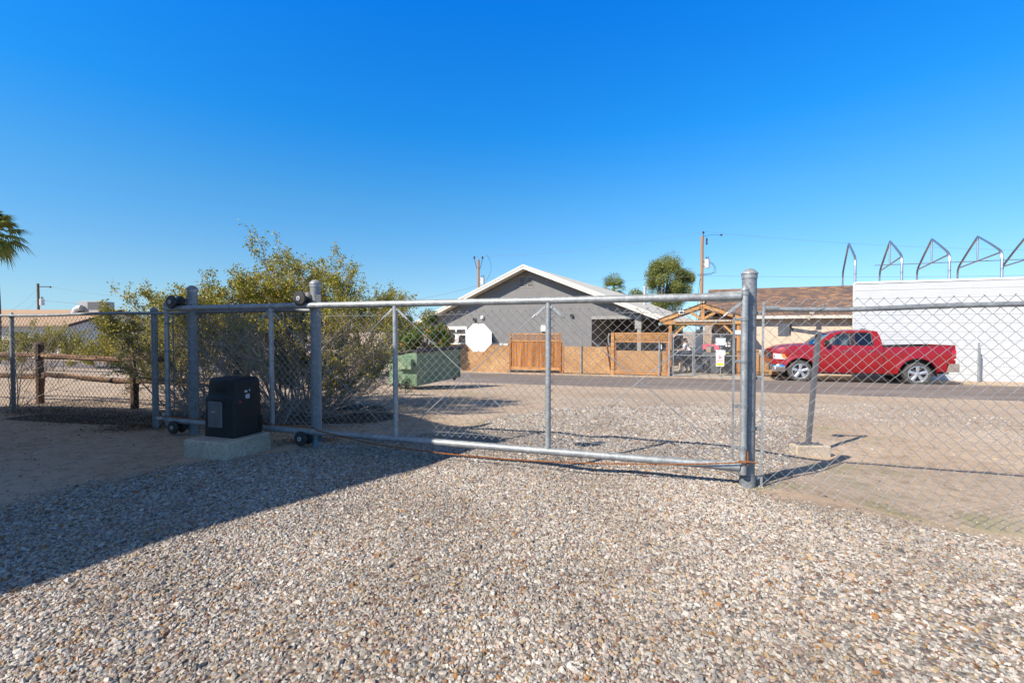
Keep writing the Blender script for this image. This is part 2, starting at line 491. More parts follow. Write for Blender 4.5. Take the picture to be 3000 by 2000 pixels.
# ------------------------------------------------------------------ helpers: mesh building
class M:
    def __init__(self):
        self.v = []; self.f = []; self.mi = []; self.cur = 0

    def mat(self, i):
        self.cur = i
        return self

    def add(self, vs, fs):
        o = len(self.v)
        self.v.extend([tuple(p) for p in vs])
        for f in fs:
            self.f.append(tuple(o + i for i in f)); self.mi.append(self.cur)
        return self

    def box(self, a, b, bev=0):
        x0, y0, z0 = (min(a[i], b[i]) for i in range(3)); x1, y1, z1 = (max(a[i], b[i]) for i in range(3))
        if bev <= 0:
            vs = [(x0, y0, z0), (x1, y0, z0), (x1, y1, z0), (x0, y1, z0), (x0, y0, z1), (x1, y0, z1), (x1, y1, z1), (x0, y1, z1)]
            return self.add(vs, [(0, 3, 2, 1), (4, 5, 6, 7), (0, 1, 5, 4), (1, 2, 6, 5), (2, 3, 7, 6), (3, 0, 4, 7)])
        t = bev
        vs = []
        for z, i in ((z0, t), (z0 + t, 0), (z1 - t, 0), (z1, t)):
            j = i
            for (cx, cy, sx_, sy_) in ((x0, y0, 1, 1), (x1, y0, -1, 1), (x1, y1, -1, -1), (x0, y1, 1, -1)):
                ins = t if i == 0 else t
                p = (cx + sx_ * (j), cy + sy_ * (t + (j if j else 0) * .6), z)
                q = (cx + sx_ * (t + (j if j else 0) * .6), cy + sy_ * (j), z)
                if (sx_, sy_) in ((1, 1), (-1, -1)):
                    vs += [p, q]
                else:
                    vs += [q, p]
        fs = [tuple(reversed(range(8))), tuple(range(24, 32))]
        for k in range(3):
            for i in range(8):
                fs.append((k * 8 + i, k * 8 + (i + 1) % 8, (k + 1) * 8 + (i + 1) % 8, (k + 1) * 8 + i))
        return self.add(vs, fs)

    def beam(self, p, q, w, h, up=(0, 0, 1)):
        p = Vector(p); q = Vector(q); d = (q - p).normalized(); up = Vector(up)
        s = d.cross(up)
        if s.length < 1e-4:
            s = d.cross(Vector((0, 1, 0)))
        s.normalize(); u = s.cross(d).normalized()
        vs = []
        for c0 in (p, q):
            for a, b_ in ((-1, -1), (1, -1), (1, 1), (-1, 1)):
                vs.append(c0 + s * a * w / 2 + u * b_ * h / 2)
        return self.add(vs, [(0, 1, 2, 3), (7, 6, 5, 4), (0, 4, 5, 1), (1, 5, 6, 2), (2, 6, 7, 3), (3, 7, 4, 0)])

    def tube(self, pts, r, n=10, cap=True):
        pts = [Vector(p) for p in pts]
        rs = r if isinstance(r, (list, tuple)) else [r] * len(pts)
        rings = []
        pu = None
        for i, p in enumerate(pts):
            d = (pts[min(i + 1, len(pts) - 1)] - pts[max(i - 1, 0)])
            if d.length < 1e-9:
                d = Vector((0, 0, 1))
            d.normalize()
            if pu is None:
                pu = Vector((0, 0, 1)) if abs(d.z) < .9 else Vector((1, 0, 0))
            s = d.cross(pu).normalized(); u = s.cross(d).normalized(); pu = u
            rings.append([p + (s * math.cos(2 * math.pi * k / n) + u * math.sin(2 * math.pi * k / n)) * rs[i] for k in range(n)])
        vs = [q for rg in rings for q in rg]
        fs = []
        for i in range(len(pts) - 1):
            for k in range(n):
                fs.append((i * n + k, i * n + (k + 1) % n, (i + 1) * n + (k + 1) % n, (i + 1) * n + k))
        if cap:
            fs.append(tuple(reversed(range(n)))); fs.append(tuple(range((len(pts) - 1) * n, len(pts) * n)))
        return self.add(vs, fs)

    def lathe(self, prof_, c, axis='z', n=24, caps=True):
        """prof_ = [(radius, height)...] along axis from c"""
        c = Vector(c); vs = []
        for (r, h) in prof_:
            for k in range(n):
                a = 2 * math.pi * k / n
                x, y = r * math.cos(a), r * math.sin(a)
                vs.append(c + (Vector((x, y, h)) if axis == 'z' else Vector((x, h, -y)) if axis == 'y' else Vector((h, x, y))))
        fs = []
        for i in range(len(prof_) - 1):
            for k in range(n):
                fs.append((i * n + k, i * n + (k + 1) % n, (i + 1) * n + (k + 1) % n, (i + 1) * n + k))
        if caps and prof_[0][0] > 1e-4: fs.append(tuple(reversed(range(n))))
        if caps and prof_[-1][0] > 1e-4: fs.append(tuple(range((len(prof_) - 1) * n, len(prof_) * n)))
        return self.add(vs, fs)

    def prism(self, poly, e0, e1, plane='xz'):
        """polygon in (x,z) [or (y,z)/(x,y)] extruded between e0 and e1 on the third axis; holes not supported"""
        n = len(poly)

        def P(p, e):
            return (p[0], e, p[1]) if plane == 'xz' else (e, p[0], p[1]) if plane == 'yz' else (p[0], p[1], e)
        vs = [P(p, e0) for p in poly] + [P(p, e1) for p in poly]
        tris = tessellate_polygon([[Vector((p[0], p[1], 0)) for p in poly]])
        fs = [tuple(t) for t in tris] + [tuple(n + i for i in reversed(t)) for t in tris]
        fs += [(i, (i + 1) % n, n + (i + 1) % n, n + i) for i in range(n)]
        return self.add(vs, fs)

    def holed(self, outer, holes, fn0, fn1):
        """flat sheet with holes; fn0/fn1 map (u,v) to the two faces"""
        polys = [[Vector((p[0], p[1], 0)) for p in q] for q in [outer] + holes]
        flat = [p for q in [outer] + holes for p in q]
        tris = tessellate_polygon(polys)
        n = len(flat)
        vs = [fn0(*p) for p in flat] + [fn1(*p) for p in flat]
        fs = [tuple(t) for t in tris] + [tuple(n + i for i in reversed(t)) for t in tris]
        o = 0
        for q in [outer] + holes:
            k = len(q)
            fs += [(o + i, o + (i + 1) % k, n + o + (i + 1) % k, n + o + i) for i in range(k)]
            o += k
        return self.add(vs, fs)

    def grid(self, nu, nv, fn):
        vs = [fn(i / nu, j / nv) for i in range(nu + 1) for j in range(nv + 1)]
        fs = [(i * (nv + 1) + j, (i + 1) * (nv + 1) + j, (i + 1) * (nv + 1) + j + 1, i * (nv + 1) + j + 1) for i in range(nu) for j in range(nv)]
        return self.add(vs, fs)

    def build(self, name, mats, parent=None, smooth=False, recalc=True):
        me = bpy.data.meshes.new(name)
        off = INFO[parent.name][1] if parent is not None else Vector((0, 0, 0))
        if parent is not None and off.length > 0:
            v = [(p[0] - off[0], p[1] - off[1], p[2] - off[2]) for p in self.v]
        else:
            v = self.v
        me.from_pydata(v, [], self.f)
        if not isinstance(mats, (list, tuple)):
            mats = [mats]
        for q in mats:
            me.materials.append(MAT[q] if isinstance(q, str) else q)
        if len(mats) > 1:
            me.polygons.foreach_set('material_index', self.mi)
        if smooth:
            me.polygons.foreach_set('use_smooth', [True] * len(me.polygons))
        if recalc and len(self.f) < 60000:
            import bmesh
            bm = bmesh.new(); bm.from_mesh(me); bmesh.ops.recalc_face_normals(bm, faces=bm.faces); bm.to_mesh(me); bm.free()
        if smooth:
            me.set_sharp_from_angle(angle=R(38))
        o = bpy.data.objects.new(name, me)
        sc.collection.objects.link(o)
        if parent is not None:
            o.parent = parent
            INFO[o.name] = INFO[parent.name]
        return o


INFO = {}


def tag(o, label=None, cat=None, group=None, kind=None):
    if label: o['label'] = label
    if cat: o['category'] = cat
    if group: o['group'] = group
    if kind: o['kind'] = kind
    return o


def thing(name, label, cat, org=(0, 0, 0), frame=W0, group=None):
    """an Empty at the thing's base; parts are then given in frame coordinates"""
    o = bpy.data.objects.new(name, None)
    sc.collection.objects.link(o)
    o.empty_display_size = .2
    o.location = frame.w(org); o.rotation_euler = (0, 0, -frame.a)
    INFO[o.name] = (frame, Vector(org))
    return tag(o, label, cat, group)


def solo(mesh, name, mats, label, cat, org=(0, 0, 0), frame=W0, group=None, smooth=False, kind=None):
    """a thing that is one mesh"""
    o = Vector(org)
    mesh.v = [(p[0] - o[0], p[1] - o[1], p[2] - o[2]) for p in mesh.v]
    ob = mesh.build(name, mats, None, smooth)
    ob.location = frame.w(org); ob.rotation_euler = (0, 0, -frame.a)
    INFO[ob.name] = (frame, o)
    return tag(ob, label, cat, group, kind)


def copy_tree(o, parent=None):
    c = o.copy(); sc.collection.objects.link(c); c.parent = parent
    if o.name in INFO: INFO[c.name] = INFO[o.name]
    for ch in list(o.children):
        copy_tree(ch, c)
    return c


def text(body, size, parent, loc, rot, mat, name='lettering', space=1.0, align='CENTER', spacing=1.0):
    cu = bpy.data.curves.new(name, 'FONT')
    cu.body = body; cu.size = size; cu.align_x = align; cu.align_y = 'CENTER'; cu.space_line = space
    cu.space_character = spacing
    cu.extrude = .0015; cu.offset = size * .018
    cu.materials.append(MAT[mat])
    tmp = bpy.data.objects.new(name, cu); sc.collection.objects.link(tmp)
    bpy.context.view_layer.update()
    me = bpy.data.meshes.new_from_object(tmp.evaluated_get(bpy.context.evaluated_depsgraph_get()))
    bpy.data.objects.remove(tmp)
    o = bpy.data.objects.new(name, me); sc.collection.objects.link(o)
    o.parent = parent
    o.location = Vector(loc) - INFO[parent.name][1]; o.rotation_euler = rot
    return o


def chainlink(m, a0, a1, z0, z1, e, D=.077, r=.0016, fn=None, amp=.0035, tips=True):
    """woven fabric of zigzag wires between a0..a1, z0..z1 in the plane e"""
    h = D / 2
    n = int(round((a1 - a0) / h)); k = max(2, int(round((z1 - z0) / h)))
    for i in range(n):
        pts = []
        for j in range(k + 1):
            side = (i + j) % 2
            x = a0 + (i + side) * h
            y = e + (amp if side else -amp)
            p = Vector((x, y, z0 + j * (z1 - z0) / k))
            if fn: p = fn(p)
            pts.append(p)
        if tips:                               # twisted barbs at the top selvage
            d = pts[-1] - pts[-2]
            pts.append(pts[-1] + d.normalized() * .012)
        m.tube(pts, r, 4, False)
    return m

# ------------------------------------------------------------------ ground, road, gravel
def lines(a, b, st):
    n = int(round((b - a) / st))
    return [a + (b - a) * i / n for i in range(n)]


SL = [-1500, -700, -350, -180, -100, -60, -40, -30, -24, -20, -17, -15] + lines(-13, 13, .13) + [13, 14, 15.5, 17, 19, 22, 26, 32, 40, 60, 100, 180, 350, 700, 1500]
DL = [-400, -150, -60, -30, -15, -8, -5, -3, -1.5, -.6, 0] + lines(.4, 9, .13) + lines(9, 24, .5) + [24, 26, 29, 33, 40, 50, 70, 110, 200, 400, 900, 2500]

GPOLY_PX = [(0, 1498), (187, 1442), (374, 1400), (528, 1362), (795, 1332), (1000, 1300), (1099, 1283), (1250, 1272), (1350, 1258),
            (1420, 1237), (1500, 1216), (1620, 1196), (1900, 1190), (2210, 1196), (2340, 1230), (2350, 1280), (2335, 1330), (2300, 1375),
            (2205, 1436), (2240, 1458), (2450, 1496), (2700, 1548), (3000, 1606)]
GPOLY = [tuple(gp(*q)[:2]) for q in GPOLY_PX] + [(5.5, 1.3), (6, -4), (-9, -4), (-9, 1.6), (-5, 2.4)]
GARR = np.array(GPOLY)


def gravel_mask(X, Y):
    """signed distance (soft) to the driveway outline"""
    px, py = GARR[:, 0], GARR[:, 1]
    qx, qy = np.roll(px, -1), np.roll(py, -1)
    c = ((py > Y) != (qy > Y)) & (X < (qx - px) * (Y - py) / (qy - py + 1e-12) + px)
    inside = c.sum() % 2 == 1
    dx, dy = qx - px, qy - py
    t = np.clip(((X - px) * dx + (Y - py) * dy) / (dx * dx + dy * dy), 0, 1)
    d = math.sqrt(np.min((px + t * dx - X) ** 2 + (py + t * dy - Y) ** 2))
    w = .22 + .02 * max(0, Y)
    d += .12 * noise.noise(Vector((X * 1.7, Y * 1.7, 9)))
    s = d if inside else -d
    return min(1, max(0, .5 + s / w / 2))


WEEDS = [(gp(*q)[:2], r) for q, r in [((1500, 1235), .5), ((1330, 1150), .8), ((2480, 1262), .35), ((2300, 1425), .4), ((2600, 1290), .3), ((1260, 1105), .6), ((2700, 1500), .5),
                                      ((1700, 1096), .8), ((1900, 1098), .8), ((1500, 1090), .8), ((2900, 1135), 1.0), ((2870, 1128), .8), ((2550, 1400), .4)]]


def build_ground():
    vs = []; gm = []; wd = []; lt = []
    LIT = [[gp(*q) for q in ((100, 1222), (420, 1236))] + [.28], [gp(*q) for q in ((420, 1225), (1060, 1222))] + [.55], [gp(640, 1200), gp(1000, 1200), .8]]
    for s in SL:
        for d in DL:
            w = ST.w((s, d, 0)); near = abs(s) <= 13 and -2 < d < 16
            z = gz(w.x, w.y, True)
            g = 0
            if near and d < 14:
                g = gravel_mask(w.x, w.y)
                if d > 6.5: g = max(g, .42 * sm(6.5, 8.5, d) * sm(14.6, 12.5, d) * sm(-5.5, -1.5, s) * (1 - .5 * sm(5, 8, s)))
                if g < .5: g = max(g, .12)
                z += .014 * min(1, g)
                z += g * .035 * max(0, noise.noise(Vector((w.x * 1.4 + 3, w.y * 1.4, 33)))) - g * .03 * math.exp(-((w.x - .15 * w.y - .1) / .22) ** 2) * sm(1, 3, w.y) - g * .03 * math.exp(-((w.x - .15 * w.y + 1.4) / .22) ** 2) * sm(1, 3, w.y)
            gm.append(g)
            q = 0
            for (c0, r0) in WEEDS:
                dd = math.hypot(w.x - c0[0], w.y - c0[1])
                if dd < r0 * 1.5: q = max(q, 1 - dd / r0 / 1.5)
            wd.append(q)
            q = 0
            if near:
                for A_, B_, r_ in LIT:
                    ab = Vector((B_.x - A_.x, B_.y - A_.y)); tt = max(0, min(1, (Vector((w.x - A_.x, w.y - A_.y))).dot(ab) / ab.length_squared))
                    dd = math.hypot(w.x - A_.x - ab.x * tt, w.y - A_.y - ab.y * tt)
                    q = max(q, sm(r_ * 1.3, r_ * .4, dd))
            lt.append(q)
            vs.append((w.x, w.y, z))
    nd = len(DL)
    fs = [(i * nd + j, (i + 1) * nd + j, (i + 1) * nd + j + 1, i * nd + j + 1) for i in range(len(SL) - 1) for j in range(nd - 1)]
    me = bpy.data.meshes.new('ground'); me.from_pydata(vs, [], fs); me.materials.append(MAT['ground'])
    me.polygons.foreach_set('use_smooth', [True] * len(me.polygons))
    a = me.attributes.new('gravel', 'FLOAT', 'POINT'); a.data.foreach_set('value', gm)
    a = me.attributes.new('weeds', 'FLOAT', 'POINT'); a.data.foreach_set('value', wd)
    a = me.attributes.new('litter', 'FLOAT', 'POINT'); a.data.foreach_set('value', lt)
    o = bpy.data.objects.new('ground', me); sc.collection.objects.link(o); tag(o, kind='structure')
    # patch that carries the loose stones
    keep = [k for k, f in enumerate(fs) if all(-9 < vs[i][0] < 9 and .5 < vs[i][1] < 10.5 and abs(vs[i][0]) < 1.6 * vs[i][1] + 1.4 for i in f)]
    idx = sorted({i for k in keep for i in fs[k]}); mp = {i: n_ for n_, i in enumerate(idx)}
    me2 = bpy.data.meshes.new('gravel'); me2.from_pydata([vs[i] for i in idx], [], [tuple(mp[i] for i in fs[k]) for k in keep])
    dens = []
    for i in idx:
        x, y, _ = vs[i]; r = math.hypot(x, y)
        g = gm[i]
        far = 1 if r < 3.2 else max(.16, (3.2 / r) ** 1.6)
        thin = 1 - .55 * sm(.12, .42, noise.noise(Vector((x * .8, y * .8, 21))))
        dens.append(8300 * far * thin * sm(.35, .75, g) + (420 if x < -1 else 190) * (1 if g <= .5 else 0) * min(1, (3.5 / r)) + (500 * sm(.15, .45, g) if r < 6.5 else 160) * (.12 < g < .5))
    a = me2.attributes.new('dens', 'FLOAT', 'POINT'); a.data.foreach_set('value', dens)
    far = [min(2.0, max(1.0, (math.hypot(vs[i][0], vs[i][1]) / 3.4) ** .55)) for i in idx]
    far = [q * (.62 + .38 * sm(.3, .7, gm[i])) * .93 for q, i in zip(far, idx)]
    a = me2.attributes.new('grow', 'FLOAT', 'POINT'); a.data.foreach_set('value', far)
    o2 = bpy.data.objects.new('gravel', me2); sc.collection.objects.link(o2)
    tag(o2, 'loose mixed grey and tan gravel stones covering the driveway', kind='stuff')
    ng = bpy.data.node_groups.new('scatter_stones', 'GeometryNodeTree')
    ng.interface.new_socket('Geometry', in_out='INPUT', socket_type='NodeSocketGeometry')
    ng.interface.new_socket('Geometry', in_out='OUTPUT', socket_type='NodeSocketGeometry')
    nn, L = ng.nodes.new, ng.links.new
    gi = nn('NodeGroupInput'); go = nn('NodeGroupOutput')
    dp = nn('GeometryNodeDistributePointsOnFaces'); L(gi.outputs[0], dp.inputs['Mesh'])
    na = nn('GeometryNodeInputNamedAttribute'); na.data_type = 'FLOAT'; na.inputs['Name'].default_value = 'dens'
    L(na.outputs['Attribute'], dp.inputs['Density']); dp.inputs['Seed'].default_value = 3
    gti = nn('GeometryNodeGeometryToInstance')
    for k in range(7):
        ic = nn('GeometryNodeMeshIcoSphere'); ic.inputs['Radius'].default_value = 1.0; ic.inputs['Subdivisions'].default_value = 2
        sp_ = nn('GeometryNodeSetPosition'); L(ic.outputs['Mesh'], sp_.inputs['Geometry'])
        nz = nn('ShaderNodeTexNoise'); nz.noise_dimensions = '4D'; nz.inputs['W'].default_value = k * 3.7; nz.inputs['Scale'].default_value = .75; nz.inputs['Detail'].default_value = 1.0
        sb = nn('ShaderNodeVectorMath'); sb.operation = 'SUBTRACT'; sb.inputs[1].default_value = (.5, .5, .5)
        mu = nn('ShaderNodeVectorMath'); mu.operation = 'SCALE'; mu.inputs['Scale'].default_value = 1.9
        L(nz.outputs['Color'], sb.inputs[0]); L(sb.outputs[0], mu.inputs[0]); L(mu.outputs[0], sp_.inputs['Offset'])
        smat = nn('GeometryNodeSetMaterial'); smat.inputs['Material'].default_value = MAT['stone']
        L(sp_.outputs[0], smat.inputs['Geometry']); L(smat.outputs[0], gti.inputs[0])
    ip = nn('GeometryNodeInstanceOnPoints'); L(dp.outputs['Points'], ip.inputs['Points']); L(gti.outputs[0], ip.inputs['Instance'])
    ip.inputs['Pick Instance'].default_value = True
    rr = nn('FunctionNodeRandomValue'); rr.data_type = 'FLOAT_VECTOR'
    rr.inputs[0].default_value = (-.45, -.45, 0); rr.inputs[1].default_value = (.45, .45, 6.28)
    L(rr.outputs[0], ip.inputs['Rotation'])
    rs = nn('FunctionNodeRandomValue'); rs.data_type = 'FLOAT_VECTOR'; rs.inputs['Seed'].default_value = 5
    rs.inputs[0].default_value = (.0042, .0036, .0028); rs.inputs[1].default_value = (.0112, .0092, .0080)
    rb = nn('FunctionNodeRandomValue'); rb.data_type = 'FLOAT'; rb.inputs['Seed'].default_value = 11
    pw = nn('ShaderNodeMath'); pw.operation = 'POWER'; pw.inputs[1].default_value = 9.0; L(rb.outputs[1], pw.inputs[0])
    ma = nn('ShaderNodeMath'); ma.operation = 'MULTIPLY_ADD'; ma.inputs[1].default_value = 1.1; ma.inputs[2].default_value = .88; L(pw.outputs[0], ma.inputs[0])
    nb = nn('GeometryNodeInputNamedAttribute'); nb.data_type = 'FLOAT'; nb.inputs['Name'].default_value = 'grow'
    m3 = nn('ShaderNodeMath'); m3.operation = 'MULTIPLY'; L(ma.outputs[0], m3.inputs[0]); L(nb.outputs['Attribute'], m3.inputs[1])
    vs_ = nn('ShaderNodeVectorMath'); vs_.operation = 'SCALE'; L(rs.outputs[0], vs_.inputs[0]); L(m3.outputs[0], vs_.inputs['Scale'])
    L(vs_.outputs[0], ip.inputs['Scale'])
    L(ip.outputs[0], go.inputs[0])
    md = o2.modifiers.new('scatter', 'NODES'); md.node_group = ng

    # road: a slightly raised worn sheet
    r = M()
    ss = [s for s in SL if -200 < s < 200]
    dd = [15.5, 15.7, 16.5, 17.5, 18.5, 19.5, 20.1, 20.3]
    for s in ss:
        for k, d in enumerate(dd):
            off = 0
            if k in (0, 1): off = .16 * noise.noise(Vector((s * .9, 0, 0))) + .10 * noise.noise(Vector((s * 4, 3, 0)))
            if k in (6, 7): off = .20 * noise.noise(Vector((s * .7, 7, 0))) + .10 * noise.noise(Vector((s * 4, 9, 0)))
            w = ST.w((s, d + off, 0))
            r.v.append((w.x, w.y, gz(w.x, w.y) + (.035 if 0 < k < 7 else -.02)))
    n = len(dd)
    for i in range(len(ss) - 1):
        for j in range(n - 1):
            r.f.append((i * n + j, (i + 1) * n + j, (i + 1) * n + j + 1, i * n + j + 1)); r.mi.append(0)
    tag(r.build('road', 'asphalt', None, True), kind='structure')


build_ground()


def leafquad(m, p, size, rng, flat=0.0, asp=.5):
    d = Vector((rng.gauss(0, 1), rng.gauss(0, 1), rng.gauss(0, 1) * (1 - flat)))
    d.normalize()
    s = d.cross(Vector((rng.gauss(0, 1) * (1 - flat), rng.gauss(0, 1) * (1 - flat), 1 if flat else rng.gauss(0, 1)))).normalized()
    a = p + d * size
    b1 = p + d * size * .5 + s * size * asp * .5; b2 = p + d * size * .5 - s * size * asp * .5
    m.add([p, b1, a, b2], [(0, 1, 2, 3)])


# leaf litter under the bush and along the left fence
def litter():
    m = M(); rng = random.Random(5)
    areas = [((1060, 1240), (180, 1222), 6000, .32), ((560, 1235), (330, 1262), 2500, .16), ((40, 1205), (700, 1228), 5500, .16), ((1080, 1215), (1330, 1165), 1600, .5), ((1000, 1290), (820, 1300), 500, .08), ((300, 1195), (60, 1190), 1500, .3)]
    for a, b_, n, w in areas:
        A, B = gp(*a), gp(*b_)
        for _ in range(n):
            t = rng.random(); x = A.x + (B.x - A.x) * t + rng.gauss(0, w); y = A.y + (B.y - A.y) * t + rng.gauss(0, w)
            leafquad(m, Vector((x, y, gz(x, y, True) + .012 + rng.random() * .03)), rng.uniform(.012, .045), rng, .8, .45)
    for _ in range(240):
        x = rng.uniform(-5, 5); y = rng.uniform(1.3, 6)
        leafquad(m, Vector((x, y, gz(x, y, True) + .022)), rng.uniform(.012, .035), rng, .75, .4)
    o = m.build('leaf_litter', 'dryleaf', None, False, False)
    tag(o, 'dry brown leaves scattered over the sand beneath the bush', kind='stuff')


litter()

# ------------------------------------------------------------------ sliding chain link gate
GE = 3.718                                     # plane of the gate
GZ1, GZ0 = 1.409, .146                         # rail centres
AR, AL = .607, -5.284


def ga(px):
    return GT.at(px, 1000, GE)[0]


def band(m, a, e, z, r, h=.02, tab=(0, 0)):
    m.lathe([(r, -h / 2), (r + .004, -h / 2), (r + .004, h / 2), (r, h / 2)], (a, e, z), 'z', 14)
    if tab != (0, 0):
        m.box((a + tab[0] * r, e + tab[1] * r - .004, z - h / 2), (a + tab[0] * (r + .035), e + tab[1] * r + .004, z + h / 2))
        m.tube([(a + tab[0] * (r + .025), e - .014, z), (a + tab[0] * (r + .025), e + .014, z)], .005, 6)


def cap(m, a, e, z, r):
    m.lathe([(r + .005, -.035), (r + .006, -.004), (r + .011, 0), (r + .009, .006), (r * .86, .022), (r * .55, .036), (.0001, .042)], (a, e, z), 'z', 20)


gate = thing('sliding_gate', 'wide galvanised chain link sliding gate closed across the gravel driveway', 'gate', (AR, GE, gz(*GT.w((AR, GE, 0))[:2])), GT)
NA = [AR, ga(1606), ga(1158), ga(795), AL]


def flared(z, tz):
    pts, rs = [], []
    n = 40
    for i in range(n + 1):
        a = AR - .02 + (AL - AR) * i / n
        pts.append((a, GE, z)); rs.append(.0305)
    m_ = M()
    m_.tube(pts, rs, 14)
    # flattened welded ends: blend from round pipe to a tall wedge
    for end, dirn in ((AR - .02, -1),):
        vs = []
        for k in range(9):
            t = k / 8
            a = end + dirn * .26 * t
            hh = .043 - (.043 - .0307) * t; ww = .016 + (.0307 - .016) * t
            if k == 8: hh = ww = .0300
            for q in range(14):
                th = 2 * math.pi * q / 14
                vs.append((a, GE + math.cos(th) * ww, z + math.sin(th) * hh))
        fs = [(i * 14 + q, i * 14 + (q + 1) % 14, (i + 1) * 14 + (q + 1) % 14, (i + 1) * 14 + q) for i in range(8) for q in range(14)]
        m_.add(vs, fs)
    return m_


flared(GZ1, 0).build('top_rail', 'galv', gate, True)
flared(GZ0, 0).build('bottom_rail', 'galv', gate, True)
for i, a in enumerate(NA):
    m = M()
    if i in (0, 4):
        m.tube([(a + (.005 if i == 0 else 0), GE, GZ0 - .055), (a + (.005 if i == 0 else 0), GE, GZ1 + .045)], .0245, 14)
        cap(m, a + (.005 if i == 0 else 0), GE, GZ1 + .045, .0235)
        o = m.build('frame_post', 'galv_rust' if i == 0 else 'galv', gate, True)
    else:
        m.tube([(a, GE, GZ0 + .02), (a, GE, GZ1 - .02)], .0235, 14)
        for z in (1.05, .75, .45, .22):
            m.lathe([(.0238, -.0016), (.0255, 0), (.0238, .0016)], (a, GE, z), 'z', 12)
        m.build('upright', 'galv', gate, True)
# woven fabric fastened on the street side
m = M()
chainlink(m, AL + .05, AR - .055, GZ0 + .052, GZ1 - .075, GE + .030, r=.0023, tips=True, fn=lambda p: Vector((p.x, p.y + .006 * noise.noise(Vector((p.x * 2, p.z * 2, 0))), p.z + .006 * noise.noise(Vector((p.x * 1.3, 5, p.z))))))
m.build('chain_link_fabric', 'wire', gate, False, False)
m = M()
for z in (GZ1 - .108, GZ0 + .088):
    m.tube([(AL + .03 + i * .3, GE + .027, z + .003 * math.sin(i * 1.7)) for i in range(20)], .002, 5)
m.build('tension_wire', 'wire', gate)
for a in (AR - .062, AL + .06):
    m = M(); m.box((a - .008, GE + .024, GZ0 + .05), (a + .008, GE + .030, GZ1 - .06)); m.build('tension_bar', 'galv_post', gate)
for a, t in ((AR + .005, -1), (AL, 1)):
    for z in (1.24, .93, .60, .29):
        m = M(); band(m, a, GE, z, .0247, .022, (t, 0)); m.build('band', 'galv_post', gate, True)
# tension rods with flat end straps
for i in range(4):
    aR, aL_ = NA[i], NA[i + 1]
    for (p, q) in ((Vector((aR - .03, GE - .012, GZ1 - .055)), Vector((aL_ + .05, GE + .012, GZ0 + .035))), (Vector((aL_ + .03, GE - .012, GZ1 - .055)), Vector((aR - .05, GE + .012, GZ0 + .035)))):
        m = M(); dr = (q - p).normalized()
        m.tube([p + dr * .10, q], .0036, 8)
        m.build('tension_rod', 'wire', gate, True)
        m = M()
        m.beam(p, p + dr * .11, .004, .020, (0, 0, 1))
        m.tube([p + Vector((0, -.006, 0)), p + Vector((0, .006, 0))], .011, 10)
        m.tube([p + dr * .10, p + dr * .14], .008, 8)
        m.build('strap', 'galv', gate)
# rusty drive chain
m = M()


def chz(a):
    if a > -3.2:
        t = (AR - a) / (AR + 3.6)
        return GZ0 + .052 - .145 * max(0, math.sin(math.pi * min(1, max(0, t)))) ** .8 * .95 - .0 + .10 * max(0, t - .75) * 2.2
    return .20


pts = []
a = AR + .01
while a > AL - .15:
    pts.append(Vector((a, GE - .052 - (.0), chz(a)))); a -= .022
for i in range(len(pts) - 1):
    p, q = pts[i], pts[i + 1]
    ext = (q - p) * .25
    m.beam(p - ext, q + ext, .010 if i % 2 else .004, .005 if i % 2 else .011)
m.build('drive_chain', 'rust', gate)
m = M(); m.box((AR + .028, GE - .035, GZ0 + .02), (AR + .034, GE + .03, GZ0 + .12)); m.tube([(AR - .03, GE - .05, GZ0 + .055), (AR + .10, GE - .04, GZ0 + .052)], .005, 6)
m.build('chain_bracket', 'rust', gate)
m = M(); m.box((AL - .10, GE - .06, .16), (AL - .02, GE + .02, .19)); m.box((AL - .07, GE - .02, .15), (AL - .03, GE - .01, .23)); m.build('stop_bracket', 'bright', gate)

# blank octagon hanging on the fabric
so_ = GT.at(1402, 989, GE - .02)
m = M(); rr_ = .132
oct_ = [(so_.x + rr_ * math.cos(R(22.5 + 45 * k)), so_.z + rr_ * 1.0 * math.sin(R(22.5 + 45 * k))) for k in range(8)]
m.prism(oct_, so_.y - .002, so_.y + .001)
sg = thing('blank_sign', 'blank white octagonal sign plate hanging on the gate mesh', 'sign', (so_.x, so_.y, so_.z - .13), GT)
m.build('sign_plate', 'whitepaint', sg)
for z in (so_.z + rr_ * .90, so_.z - rr_ * .90):
    m = M(); m.tube([(so_.x, so_.y - .004, z + .012), (so_.x, so_.y - .004, z - .006), (so_.x, so_.y + .06, z)], .0022, 5)
    m.build('wire_tie', 'rust', sg)


# ------------------------------------------------------------------ big posts with rollers
def bigpost(px, top_py, e, label, rollers, a=None):
    p = GT.at(px, top_py, e)
    if a is not None: p.x = a
    w = GT.w(p); g = gz(w.x, w.y)
    t = thing('gate_post', label, 'post', (p.x, e, g), GT)
    m = M(); m.tube([(p.x, e, g - .1), (p.x, e, g + .4), (p.x, e, g + .9), (p.x, e, p.z - .04)], .0508, 24); m.build('post_pipe', 'galv_post', t, True)
    m = M(); cap(m, p.x, e, p.z - .045, .050); m.build('post_cap', 'galv', t, True)
    return t, p, g


